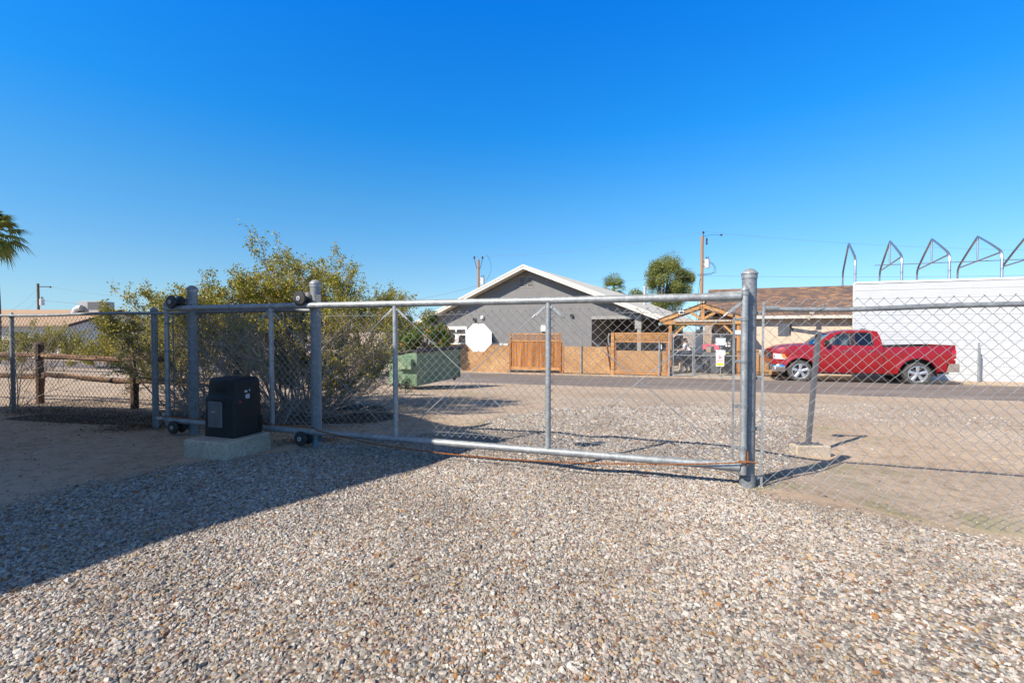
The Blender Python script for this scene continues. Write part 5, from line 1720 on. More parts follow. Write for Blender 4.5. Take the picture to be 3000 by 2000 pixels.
# person under the pergola
def person():
    d = 23.1
    hd = ST.at(2002.5, 995, d); sh = ST.at(2006, 1004, d); hp = ST.at(2015.5, 1028, d)
    t = thing('person', 'person with long brown hair in white shirt and jeans standing under the pergola', 'person', (hp.x, d, zs), ST)
    kn1 = Vector((hp.x - .10, d - .05, zs + .47)); kn2 = Vector((hp.x + .06, d + .10, zs + .48))
    verts = [hp, hp.lerp(sh, .35), hp.lerp(sh, .75), sh + Vector((.0, 0, -.02)), Vector((hd.x + .03, d, hd.z - .11)), Vector((hd.x + .005, d, hd.z - .02)), Vector((hd.x, d, hd.z + .07)),
             hp + Vector((-.02, -.09, -.06)), kn1, Vector((kn1.x + .06, d - .07, zs + .08)), Vector((kn1.x - .10, d - .09, zs + .03)),
             hp + Vector((.0, .09, -.06)), kn2, Vector((kn2.x + .10, d + .11, zs + .08)), Vector((kn2.x - .04, d + .10, zs + .03)),
             sh + Vector((.02, -.17, -.05)), sh + Vector((-.05, -.22, -.30)), sh + Vector((-.27, -.20, -.38)), sh + Vector((-.35, -.19, -.36)),
             sh + Vector((.02, .17, -.05)), sh + Vector((-.02, .23, -.30)), sh + Vector((-.22, .20, -.42)), sh + Vector((-.30, .19, -.42))]
    edges = [(0, 1), (1, 2), (2, 3), (3, 4), (4, 5), (5, 6), (0, 7), (7, 8), (8, 9), (9, 10), (0, 11), (11, 12), (12, 13), (13, 14), (3, 15), (15, 16), (16, 17), (17, 18), (3, 19), (19, 20), (20, 21), (21, 22)]
    rad = [.13, .12, .14, .12, .05, .085, .075, .10, .06, .045, .04, .10, .06, .045, .04, .055, .042, .032, .03, .055, .042, .032, .03]
    org = INFO[t.name][1]

    def skin(name, vs, es, rd, mt, parent, root=0):
        me = bpy.data.meshes.new(name); me.from_pydata([tuple(v - org) for v in vs], es, [])
        me.materials.append(MAT[mt]); o = bpy.data.objects.new(name, me); sc.collection.objects.link(o); o.parent = parent; INFO[o.name] = INFO[t.name]
        md = o.modifiers.new('skin', 'SKIN'); md.use_smooth_shade = True
        for i, r in enumerate(rd): me.skin_vertices[0].data[i].radius = (r, r)
        me.skin_vertices[0].data[root].use_root = True
        sb = o.modifiers.new('sub', 'SUBSURF'); sb.levels = 2; sb.render_levels = 2
        return o
    b_ = skin('body', verts, edges, rad, 'skin', t)
    # five short fingers on each hand
    for (w0, sy) in ((18, -1), (22, 1)):
        for k in range(5):
            base_ = verts[w0] + Vector((-.01, (k - 2) * .014, -.005 * k)); tip = base_ + Vector((-.055 + .008 * abs(k - 1.5), 0 if k < 4 else sy * .02, -.035))
            mm = len(verts)
    skin('shirt', [verts[i] for i in (1, 2, 3, 15, 16, 19, 20)] + [hp + Vector((0, 0, .02))], [(7, 0), (0, 1), (1, 2), (2, 3), (3, 4), (2, 5), (5, 6)], [.135, .155, .135, .068, .056, .068, .056, .145], 'shirt', t, 0)
    skin('jeans', [verts[i] for i in (0, 7, 8, 9, 11, 12, 13)], [(0, 1), (1, 2), (2, 3), (0, 4), (4, 5), (5, 6)], [.15, .11, .075, .06, .11, .075, .06], 'denim', t, 0)
    skin('hair', [Vector((hd.x + .02, d, hd.z + .06)), Vector((hd.x + .07, d, hd.z - .0)), Vector((hd.x + .14, d, hd.z - .16)), Vector((hd.x + .20, d, hd.z - .36))], [(0, 1), (1, 2), (2, 3)], [.10, .095, .07, .04], 'hair', t, 0)
    # face
    m = M()
    m.tube([(hd.x - .075, d, hd.z - .0), (hd.x - .10, d, hd.z - .025)], [.008, .014], 6)
    m.build('nose', 'skin', b_)
    for y in (-.03, .03):
        m = M(); m.lathe([(.0, -.006), (.008, 0), (.0, .006)], (hd.x - .078, d + y, hd.z + .012), 'x', 8); m.build('eye', 'black', b_)
    m = M(); m.box((hd.x - .082, d - .02, hd.z - .048), (hd.x - .076, d + .02, hd.z - .042)); m.build('mouth', 'red', b_)


person()


# patio furniture
def bar_table(d, pa, pb, py, label, mt):
    a, b_ = ST.at(pa, py, d), ST.at(pb, py, d)
    t = thing('patio_table', label, 'table', ((a.x + b_.x) / 2, d + .3, zs), ST)
    m = M(); m.box((a.x, d, a.z - .04), (b_.x, d + .6, a.z), .01); m.build('table_top', mt, t)
    for u in (a.x + .06, b_.x - .06):
        for y in (d + .06, d + .54):
            m = M(); m.box((u - .02, y - .02, zs), (u + .02, y + .02, a.z - .04)); m.build('leg', 'black', t)
    return t


t = bar_table(23.4, 2060, 2106, 1013, 'dark patio table under a pink cover', 'sandstone')
a, b_ = ST.at(2060, 1010, 23.4), ST.at(2106, 1010, 23.4)
m = M(); m.box((a.x - .02, 23.38, a.z - .06), (b_.x + .02, 24.02, a.z + .035), .012); m.box((a.x - .03, 23.37, a.z - .2), (a.x + .14, 23.385, a.z)); m.box((b_.x - .2, 23.37, a.z - .24), (b_.x + .01, 23.385, a.z)); solo(m, 'table_cover', 'pink', 'pink cover folded over the dark patio table', 'cover', ((a.x + b_.x) / 2, 23.7, a.z - .06), ST)
bar_table(22.9, 2036, 2078, 1038, 'low dark patio table just inside the metal fence panel', 'greypaint')


def chair(px, d, label, rz=0):
    c = ST.at(px, 1060, d)
    t = thing('patio_chair', label, 'chair', (c.x, d, zs), ST, 'dark metal patio chairs under the pergola')
    m = M(); m.box((c.x - .22, d - .22, zs + .42), (c.x + .22, d + .22, zs + .46), .01); m.build('seat', 'black', t)
    m = M(); m.box((c.x - .22, d + .19, zs + .5), (c.x + .22, d + .22, zs + .92), .008); m.build('backrest', 'black', t)
    for u in (-.2, .2):
        for y in (-.2, .2):
            m = M(); m.tube([(c.x + u, d + y, zs), (c.x + u * .95, d + y, zs + .44 + (.1 if y > 0 else 0))], .013, 6); m.build('leg', 'galv_post', t)
    for u in (-.22, .22):
        m = M(); m.tube([(c.x + u, d - .2, zs + .42), (c.x + u, d - .2, zs + .64), (c.x + u, d + .2, zs + .66)], .013, 6); m.build('armrest', 'galv_post', t)


chair(2015, 22.7, 'dark metal chair behind the walk gate'); chair(2052, 22.65, 'dark metal chair at the low patio table, left of the sign'); chair(2086, 24.2, 'dark metal chair behind the covered table')
c = ST.at(2086, 1055, 23.0); m = M(); m.box((c.x - .42, 22.8, zs), (c.x + .30, 23.2, dz(2086, 1032, 23)), .04); solo(m, 'storage_bin', 'greypaint', 'dull olive storage bin beside the white notice', 'bin', (c.x, 23, zs), ST)
# lantern pedestal and hanging lamp
c = ST.at(1994, 1060, 22.75); m = M(); m.box((c.x - .08, 22.67, zs), (c.x + .08, 22.83, dz(1994, 1060, 22.75)), .01); solo(m, 'pedestal', 'beige', 'small pale pedestal under the pergola post', 'pedestal', (c.x, 22.75, zs), ST)
# tall black cooler
c0_, c1_ = ST.at(2121, 979, 22.9), ST.at(2168, 979, 22.9)
co_ = thing('evaporative_cooler', 'tall black portable cooler with white lettering beside the gate post', 'cooler', ((c0_.x + c1_.x) / 2, 23.2, zs), ST)
m = M(); m.box((c0_.x, 22.9, zs + .12), (c1_.x + .25, 23.5, c0_.z), .05); m.build('housing', 'black', co_)
m = M(); m.box((c0_.x - .03, 22.88, zs + .10), (c1_.x + .27, 23.53, zs + .30), .03); m.build('base', 'black', co_)
for u in (c0_.x + .05, c1_.x + .15):
    m = M(); m.lathe([(.02, -.03), (.06, -.03), (.06, .03), (.02, .03)], (u, 22.93, zs + .06), 'y', 12); m.build('caster', 'greypaint', co_, True)
cx = ST.at(2150, 1000, 22.9).x
text('P\nO\nR\nT\n-\nA\n-\nC\nO\nO\nL', .125, co_, (cx, 22.893, (dz(2150, 993, 22.9) + dz(2150, 1046, 22.9)) / 2), (R(90), 0, 0), 'whitepaint', 'lettering', .62)
cx = ST.at(2132, 1010, 22.9)
m = M()
for (u, v, w_, h_) in ((-.10, .03, .07, .07), (.02, .04, .03, .08), (.07, .04, .03, .08), (-.10, -.08, .08, .08), (.02, -.08, .08, .07)):
    m.box((cx.x + u, 22.89, cx.z + v), (cx.x + u + w_, 22.899, cx.z + v + h_))
m.build('emblem', 'whitepaint', co_)
a = ST.at(2127, 1034.5, 22.85); m = M(); m.box((a.x - .02, 22.88, a.z - .02), (a.x + .13, 22.899, a.z + .02)); m.build('yellow_label', 'yellow', co_)
a = ST.at(2152, 967, 22.5); b_ = ST.at(2172, 981, 22.5); m = M(); m.box((a.x, 22.5, b_.z), (b_.x + .1, 22.54, a.z)); solo(m, 'sign', 'signblue', 'pale blue square sign on the right pergola post', 'sign', ((a.x + b_.x) / 2, 22.5, b_.z), ST)
m = M(); a = ST.at(2088, 968, 23.2); m.tube([(a.x - .03, 23.2, a.z + .35), (a.x, 23.2, a.z + .1)], .006, 5); m.lathe([(.02, 0), (.06, .02), (.05, .2), (.02, .24)], (a.x, 23.2, a.z - .1), 'z', 8); solo(m, 'hanging_lantern', 'black', 'dark lantern hanging from the pergola roof', 'lantern', (a.x, 23.2, a.z - .1), ST)


# ================================================================== vehicles
def local(name, label, cat, org, frame, rz=0.0, group=None):
    t = thing(name, label, cat, org, frame, group)
    INFO[t.name] = (frame, Vector((0, 0, 0)))
    if rz: t.rotation_euler[2] += rz
    return t


def wheel(t, x, y, r, w, rim_r, side, spokes=5, name='wheel'):
    """tyre + rim + spokes; side -1: outer face towards -y"""
    m = M(); o = side
    m.lathe([(rim_r, -w / 2), (r * .93, -w / 2), (r * .985, -w * .40), (r, -w * .25), (r, w * .25), (r * .985, w * .40), (r * .93, w / 2), (rim_r, w / 2), (rim_r * .97, w * .3), (rim_r * .97, -w * .3), (rim_r, -w / 2)], (x, y, r), 'y', 36, False)
    ty = m.build(name, 'tyre', t, True)
    f = y + o * w / 2
    m = M()
    m.lathe([(rim_r * .99, -o * .02), (rim_r * 1.02, o * .004), (rim_r * .96, o * .008), (rim_r * .90, -o * .03), (rim_r * .86, -o * .12)], (x, f, r), 'y', 36, False)
    for k in range(spokes):
        a = 2 * math.pi * k / spokes + math.pi / 2
        d = Vector((math.cos(a), 0, math.sin(a))); s_ = Vector((-math.sin(a), 0, math.cos(a)))
        c = Vector((x, f, r)); vs = []
        for (rr_, wd, dp) in ((rim_r * .10, .034, -.022), (rim_r * .45, .050, -.006), (rim_r * .95, .060, -.004)):
            for sg_ in (-1, -.35, .35, 1):
                vs.append(c + d * rr_ + s_ * wd * sg_ + Vector((0, o * (dp + (-.012 if abs(sg_) == 1 else .004)), 0)))
            vs.append(c + d * rr_ + s_ * wd * .8 + Vector((0, o * (dp - .05), 0))); vs.append(c + d * rr_ - s_ * wd * .8 + Vector((0, o * (dp - .05), 0)))
        fs = []
        for i in range(2):
            for j in range(6): fs.append((i * 6 + j, i * 6 + (j + 1) % 6, (i + 1) * 6 + (j + 1) % 6, (i + 1) * 6 + j))
        m.add(vs, fs)
    m.lathe([(.085, -o * .03), (.085, -o * .008), (.05, o * .004), (.03, o * .012), (.0001, o * .014)], (x, f, r), 'y', 18)
    for k in range(5):
        a = 2 * math.pi * (k + .5) / 5 + math.pi / 2; m.lathe([(.012, 0), (.012, o * .012), (.0001, o * .016)], (x + .058 * math.cos(a), f - o * .008, r + .058 * math.sin(a)), 'y', 8)
    m.build('rim', 'alloy', ty, True)
    m = M(); m.lathe([(.0001, -o * .08), (rim_r * .9, -o * .08), (rim_r * .9, -o * .10), (.0001, -o * .10)], (x, f, r), 'y', 24); m.build('brake_disc', 'black', ty)


s0 = 3.4177
zg = -.775
tk = local('pickup_truck', 'shiny red extended cab pickup truck parked across the street', 'pickup truck', (s0, 21.05, zg), ST)


def interp(pts, x):
    if x <= pts[0][0]: return pts[0][1]
    for (a, za), (b, zb) in zip(pts, pts[1:]):
        if x <= b: return za + (zb - za) * (x - a) / (b - a)
    return pts[-1][1]


TOP = [(.06, 1.08), (.09, 1.17), (.14, 1.22), (.25, 1.275), (.45, 1.33), (.88, 1.385), (1.3, 1.41), (1.5, 1.40), (1.75, 1.385), (3.56, 1.385), (3.60, 1.365), (5.5, 1.435), (5.655, 1.44)]
ARCH = [(1.0, .41, .515), (4.6, .41, .565)]


def zbot(x):
    z = .40 if 1.4 < x < 4.2 else (.66 if x < .49 else .46 if x < 1.4 else .52)
    if x > 5.42: z = .80
    for cx, cz, r in ARCH:
        if abs(x - cx) < r:
            z = max(z, cz + math.sqrt(r * r - (x - cx) ** 2))
    return z


def wid(x, z):
    w = 1.0
    if x < .62: w -= .24 * ((.62 - x) / .62) ** 2.2
    if x > 5.45: w -= .03 * ((x - 5.45) / .2) ** 2
    if z < .62: w -= .035 * (.62 - z) / .2
    if .60 < z < .66: w -= .006
    if z > 1.08: w -= .075 * ((z - 1.08) / .33) ** 2
    if x > 3.58: w -= .012
    for cx, cz, r in ARCH:
        rr = math.hypot(x - cx, z - cz)
        if rr < r + .16: w += .032 * math.exp(-((rr - r - .02) / .065) ** 2)
    return w


xs = sorted(set([.06, .075, .09, .12] + [round(.15 + .05 * i, 3) for i in range(110)] + [.486, .488, .489, .491, 1.514, 1.511, 1.513, 4.036, 4.038, 5.163, 5.161, 5.419, 5.421, 5.655, 3.574, 3.6]))
xs = [x for x in xs if x <= 5.655]
NV = 14
for sgn, nm in ((-1, 'near'), (1, 'far')):
    m = M()
    for x in xs:
        zb_, zt_ = zbot(x), interp(TOP, x)
        for j in range(NV + 1):
            z = zb_ + (zt_ - zb_) * j / NV
            m.v.append((x, sgn * wid(x, z), z))
    for i in range(len(xs) - 1):
        for j in range(NV):
            m.f.append((i * (NV + 1) + j, (i + 1) * (NV + 1) + j, (i + 1) * (NV + 1) + j + 1, i * (NV + 1) + j + 1)); m.mi.append(0)
    # arch lips turned inward
    for cx, cz, r in ARCH:
        vs = []; n = 28
        lo = .06 if cx < 2 else .14
        for k in range(n + 1):
            th = math.pi * k / n; x = cx - math.cos(th) * r; z = cz + math.sin(th) * r
            z = max(z, zbot(x + (.001 if x < cx else -.001)) if abs(x - cx) > r - .003 else z)
            vs += [(x, sgn * wid(x, z), z), (cx - math.cos(th) * (r - .02), sgn * (wid(x, z) - .05), cz + math.sin(th) * (r - .02))]
        m.add(vs, [(2 * k, 2 * k + 1, 2 * k + 3, 2 * k + 2) for k in range(n)])
    m.build('body_side', 'redpaint', tk, True)
# hood
m = M()


def hoodf(u, v):
    x = .07 + u * 1.45; w = wid(x, interp(TOP, x)); y = -w + 2 * w * v; q = abs(y / w)
    return (x - .05 * (1 - q * q) * (1 if u < .2 else .3), y, interp(TOP, x) + .035 * (1 - q ** 2) + .035 * sm(.75, .55, q) * sm(.1, .5, x))


m.grid(30, 24, hoodf); m.build('hood', 'redpaint', tk, True)
# cab: upper sides with window openings
UP = [(1.46, 1.37), (1.60, 1.52), (1.80, 1.70), (1.97, 1.815), (2.12, 1.88), (2.35, 1.925), (2.65, 1.955), (2.95, 1.965), (3.25, 1.96), (3.42, 1.945), (3.49, 1.90), (3.54, 1.75), (3.575, 1.55), (3.585, 1.37)]
W1 = [(1.80, 1.425), (1.84, 1.50), (2.02, 1.67), (2.20, 1.795), (2.36, 1.85), (2.62, 1.872), (2.62, 1.415)]
W2 = [(2.76, 1.415), (2.76, 1.878), (3.12, 1.885), (3.24, 1.86), (3.29, 1.79), (3.315, 1.50), (3.30, 1.445), (3.26, 1.42)]


def ysd(z): return .932 - .42 * (z - 1.38)


for sgn in (-1, 1):
    m = M(); m.holed(UP, [W1, W2], lambda u, v: (u, sgn * ysd(v), v), lambda u, v: (u, sgn * (ysd(v) - .05), v))
    cs_ = m.build('cab_side', 'redpaint', tk)
    for W_, mt in ((W1, 'glass'), (W2, 'tint')):
        m = M(); n = len(W_)
        m.add([(u, sgn * (ysd(v) - .018), v) for u, v in W_], [tuple(t) for t in tessellate_polygon([[Vector((u, v, 0)) for u, v in W_]])]); m.build('side_window', mt, tk, False, False)
        m = M()
        for i in range(n):
            a, b_ = W_[i], W_[(i + 1) % n]; m.beam((a[0], sgn * (ysd(a[1]) - .002), a[1]), (b_[0], sgn * (ysd(b_[1]) - .002), b_[1]), .016, .016, (0, 1, 0))
        m.build('window_trim', 'black', tk)
    m = M(); z0_, z1_ = 1.415, 1.875
    m.add([(2.635, sgn * (ysd(z0_) + .004), z0_), (2.745, sgn * (ysd(z0_) + .004), z0_), (2.745, sgn * (ysd(z1_) + .004), z1_), (2.635, sgn * (ysd(z1_) + .004), z1_)], [(0, 1, 2, 3)]); m.build('pillar_trim', 'black', tk, False, False)
    # belt shelf between body and glasshouse
    m = M()
    for x in [1.45 + .08 * i for i in range(27)]:
        m.v += [(x, sgn * wid(x, interp(TOP, x)), interp(TOP, x)), (x, sgn * .90, 1.385)]
    m.f += [(2 * i, 2 * i + 1, 2 * i + 3, 2 * i + 2) for i in range(26)]; m.mi += [0] * 26
    m.build('belt_line', 'redpaint', tk, True)
ROOFX = [1.97, 2.05, 2.12, 2.35, 2.65, 2.95, 3.25, 3.42, 3.47]
m = M()
for x in ROOFX:
    z = interp(UP[3:11], x); y0 = ysd(z)
    for k in range(13):
        v = -1 + k / 6; m.v.append((x, y0 * v, z + .04 * (1 - abs(v) ** 2.4)))
for i in range(len(ROOFX) - 1):
    for k in range(12): m.f.append((i * 13 + k, (i + 1) * 13 + k, (i + 1) * 13 + k + 1, i * 13 + k + 1)); m.mi.append(0)
m.build('roof', 'redpaint', tk, True)
m = M(); m.box((3.18, -.03, 2.0), (3.34, .03, 2.03), .01); m.build('roof_antenna', 'black', tk)
m = M()
for i in range(5):
    t_ = i / 4; x = 1.40 + (1.97 - 1.40) * t_; z = 1.42 + (1.815 - 1.42) * t_ + .02 * math.sin(math.pi * t_)
    for k in range(9):
        v = -1 + k / 4; m.v.append((x - .10 * (1 - v * v), (ysd(z) - .01) * v, z + .03 * (1 - v * v) * t_))
for i in range(4):
    for k in range(8): m.f.append((i * 9 + k, (i + 1) * 9 + k, (i + 1) * 9 + k + 1, i * 9 + k + 1)); m.mi.append(0)
m.build('windshield', 'glass', tk, True, False)
m = M(); m.box((1.25, -.85, 1.36), (1.45, .85, 1.425)); m.build('cowl', 'black', tk)
m = M(); m.add([(3.575, -.86, 1.39), (3.575, .86, 1.39), (3.48, .70, 1.93), (3.48, -.70, 1.93)], [(0, 1, 2, 3)]); m.build('cab_back', 'redpaint', tk, False, False)
m = M(); m.add([(3.572, -.62, 1.44), (3.572, .62, 1.44), (3.500, .56, 1.86), (3.500, -.56, 1.86)], [(0, 1, 2, 3)]); m.v = [(x + .008, y, z) for x, y, z in m.v]; m.build('rear_window', 'tint', tk, False, False)
# cabin floor / dash / seats
m = M(); m.box((1.30, -.86, .95), (3.50, .86, 1.05)); m.box((1.40, -.86, 1.05), (1.86, .86, 1.38)); m.tube([(1.98 + .16 * math.cos(a) * .25, -.40 + .17 * math.sin(a), 1.40 + .17 * math.cos(a)) for a in [k * math.pi / 8 for k in range(17)]], .012, 6); m.build('dashboard', 'greypaint', tk)
for (x, y, w_, mt) in ((2.30, -.42, .5, 'acgrey'), (2.30, .42, .5, 'acgrey'), (3.12, 0, 1.4, 'greypaint')):
    m = M(); m.box((x - .25, y - w_ / 2, 1.05), (x + .22, y + w_ / 2, 1.18), .03); m.box((x + .15, y - w_ / 2, 1.10), (x + .30, y + w_ / 2, 1.60), .03)
    for yy in ((y,) if w_ < 1 else (-.4, .4)): m.box((x + .19, yy - .13, 1.60), (x + .28, yy + .13, 1.78), .03)
    m.build('seat', mt, tk)
# bed
m = M(); m.box((3.63, -.86, .90), (5.60, .86, .94)); m.box((3.62, -.93, .90), (3.66, .93, 1.36))
for s_ in (-1, 1): m.box((3.63, s_ * .84, .90), (5.60, s_ * .88, 1.38))
m.build('bed_liner', 'black', tk)
m = M()
for s_ in (-1, 1):
    m.add([(3.60, s_ * .84, 1.374), (3.60, s_ * .945, 1.374), (5.655, s_ * .90, 1.450), (5.655, s_ * .83, 1.450), (3.60, s_ * .84, 1.355), (3.60, s_ * .945, 1.355), (5.655, s_ * .90, 1.43), (5.655, s_ * .83, 1.43)],
          [(0, 1, 2, 3), (4, 7, 6, 5), (0, 4, 5, 1), (1, 5, 6, 2), (2, 6, 7, 3), (3, 7, 4, 0)])
m.build('bed_rail_cap', 'black', tk)
m = M(); m.box((5.60, -.93, .82), (5.665, .93, 1.45), .015); m.build('tailgate', 'redpaint', tk)
# seams
m = M()


def seam(pts_, w_=.007, h_=.004, off=.0015):
    for sgn in (-1, 1):
        for a, b_ in zip(pts_, pts_[1:]):
            pa = (a[0], sgn * (wid(*a) + off), a[1]); pb = (b_[0], sgn * (wid(*b_) + off), b_[1]); m.beam(pa, pb, h_, w_, (1, 0, 0) if abs(a[1] - b_[1]) > abs(a[0] - b_[0]) else (0, 0, 1))


def vline(x0, x1, z0, z1, n=10): return [(x0 + (x1 - x0) * i / n, z0 + (z1 - z0) * i / n) for i in range(n + 1)]


for L_ in (vline(1.62, 1.60, .44, 1.39), vline(2.66, 2.67, .44, 1.38), vline(3.40, 3.44, .44, 1.38)):
    m.cur = 0; seam(L_, .006, .006)
seam([(x, .455) for x in [1.6 + .18 * i for i in range(11)]], .005, .006)
m.build('panel_seams', 'black', tk)
m = M()
for L_ in (vline(3.585, 3.59, .42, 1.37),): seam(L_, .022, .022, -.004)
m.build('cab_gap', 'black', tk)
# grille, lamps, bumpers
m = M()
GP = [(.30, -.88), (.12, -.76), (.04, -.55), (.00, -.25), (-.01, 0), (.00, .25), (.04, .55), (.12, .76), (.30, .88)]
for (z, dx) in ((.84, .05), (1.0, .01), (1.12, .0), (1.17, .05)):
    for x, y in GP: m.v.append((x + dx + .02, y, z))
for i in range(3):
    for k in range(8): m.f.append((i * 9 + k, i * 9 + k + 1, (i + 1) * 9 + k + 1, (i + 1) * 9 + k)); m.mi.append(0)
gr = m.build('grille', 'black', tk, True)
m = M()
for z in (.88, .93, .98, 1.03, 1.08, 1.13):
    m.tube([(x + .012 + (.03 if z < .9 else 0), y * .82, z) for x, y in GP], .009, 5)
m.build('grille_bar', 'chrome', gr, True)
m = M(); m.box((.06, -.80, .66), (.3, .80, .86), .02); m.build('valance', 'redpaint', tk)
for sgn in (-1, 1):
    def hl_(u, v):
        x = .105 + u * .34; zt__ = 1.085 - .035 * u; zb__ = .865 + .0 * u; z = zb__ + (zt__ - zb__) * v
        x += .07 * u * (v - .5) * -1.4
        return (x, sgn * (wid(x, z) + .006), z)
    m = M(); m.grid(8, 6, hl_); hd_ = m.build('headlamp', 'lens', tk, True, False)
    m = M()

    def am_(u, v):
        x = .40 + .10 * u - .05 * v + .05 * u * (1 - v); z = .90 + .17 * v
        return (x, sgn * (wid(x, z) + .010), z)
    m.grid(3, 4, am_); m.build('amber_lens', 'amber', hd_, True, False)
    m = M(); m.lathe([(.001, 0), (.05, .002), (.055, .012)], (.17, sgn * (wid(.17, .97) + .002), .97), 'y', 12); m.build('reflector', 'chrome', hd_, True)

    def tl_(u, v):
        x = 5.535 + .12 * u; z = .93 + .35 * v
        return (x + .02 * (v - .5), sgn * (wid(x, z) + .008 - .01 * u), z)
    m = M(); m.grid(4, 6, tl_); m.box((5.655, sgn * .80, .93), (5.672, sgn * .95, 1.28)); tl = m.build('tail_lamp', 'redlens', tk, True, False)
    m = M(); m.box((5.62, sgn * .935, .935), (5.675, sgn * .975, .975)); m.build('reverse_lens', 'whitepaint', tl)
BP = [(.49, -.985), (.30, -.985), (.14, -.93), (.04, -.80), (.00, -.50), (-.01, 0), (.00, .50), (.04, .80), (.14, .93), (.30, .985), (.49, .985)]
m = M()
for (z, dx, k_) in ((.37, .05, .96), (.42, .0, 1), (.56, -.01, 1.005), (.63, .0, 1), (.665, .04, .985)):
    for x, y in BP: m.v.append((x + dx * (1 if x < .4 else 0), y * k_, z))
for i in range(4):
    for k in range(10): m.f.append((i * 11 + k, i * 11 + k + 1, (i + 1) * 11 + k + 1, (i + 1) * 11 + k)); m.mi.append(0)
bf = m.build('front_bumper', 'chrome', tk, True)
for sgn in (-1, 1):
    m = M(); m.box((.13, sgn * .925, .46), (.18, sgn * .955, .60), .006); m.build('fog_lamp', 'lens', bf)
m = M(); m.prism([(5.47, .80), (5.76, .80), (5.765, .52), (5.40, .50)], -.97, .97); br_ = m.build('rear_bumper', 'chrome', tk)
m = M(); m.tube([(5.5, 0, .45), (5.78, 0, .44), (5.80, 0, .40), (5.90, 0, .40)], .022, 6); m.lathe([(.012, 0), (.012, .03), (.026, .045), (.026, .07), (.0001, .09)], (5.87, 0, .40), 'z', 10); m.build('tow_hitch', 'rust', tk)
for sgn in (-1, 1):
    for x, z in ((2.45, 1.21), (3.24, 1.225)):
        m = M(); m.tube([(x - .085, sgn * (wid(x, z) + .012), z), (x - .06, sgn * (wid(x, z) + .034), z), (x + .06, sgn * (wid(x, z) + .034), z + .002), (x + .085, sgn * (wid(x, z) + .012), z)], .013, 7); m.build('door_handle', 'chrome', tk, True)
    m = M(); m.box((1.74, sgn * .97, 1.42), (1.88, sgn * 1.20, 1.60), .03); m.tube([(1.80, sgn * .88, 1.44), (1.80, sgn * 1.0, 1.46)], .03, 6); m.build('side_mirror', 'black', tk)
m = M()
for k in range(20):
    a = 2 * math.pi * k / 20; b2 = 2 * math.pi * (k + 1) / 20
    pa = (4.09 + .095 * math.cos(a), 1.08 + .085 * math.sin(a)); pb = (4.09 + .095 * math.cos(b2), 1.08 + .085 * math.sin(b2))
    m.beam((pa[0], -(wid(*pa) + .002), pa[1]), (pb[0], -(wid(*pb) + .002), pb[1]), .004, .005, (0, 1, 0))
m.build('fuel_door', 'black', tk)
text('HEMI', .055, tk, (1.47, -(wid(1.47, 1.06) + .006), 1.065), (R(90), 0, 0), 'chrome', 'emblem')
text('5.7 LITER', .038, tk, (1.76, -(wid(1.76, 1.04) + .006), 1.045), (R(90), 0, 0), 'chrome', 'emblem')
m = M(); m.box((.45, -.70, .42), (5.5, .70, .88)); m.box((.3, -.60, .66), (5.5, .6, .95)); m.box((1.55, -.93, .33), (3.5, .93, .42)); m.build('chassis', 'black', tk)
m = M()
for sgn in (-1, 1):
    for cx, cz, r in ARCH:
        vs = []; n = 20
        for k in range(n + 1):
            th = R(-8) + R(196) * k / n
            vs += [(cx + math.cos(th) * (r + .0), sgn * .94, cz + math.sin(th) * (r + .0)), (cx + math.cos(th) * (r - .01), sgn * .60, cz + math.sin(th) * (r - .01))]
        m.add(vs, [(2 * k, 2 * k + 1, 2 * k + 3, 2 * k + 2) for k in range(n)])
m.build('wheel_liner', 'black', tk, False, False)
m = M(); m.tube([(3.7, -.55, .36), (4.3, -.5, .34), (5.2, -.55, .38)], .045, 8); m.tube([(4.6, -.75, .41), (4.6, .75, .41)], .05, 8); m.tube([(1.0, -.75, .38), (1.0, .75, .38)], .05, 8); m.build('axle', 'greypaint', tk)
for x in (1.0, 4.6):
    for sgn in (-1, 1): wheel(tk, x, sgn * .855, .41, .27, .285, sgn)

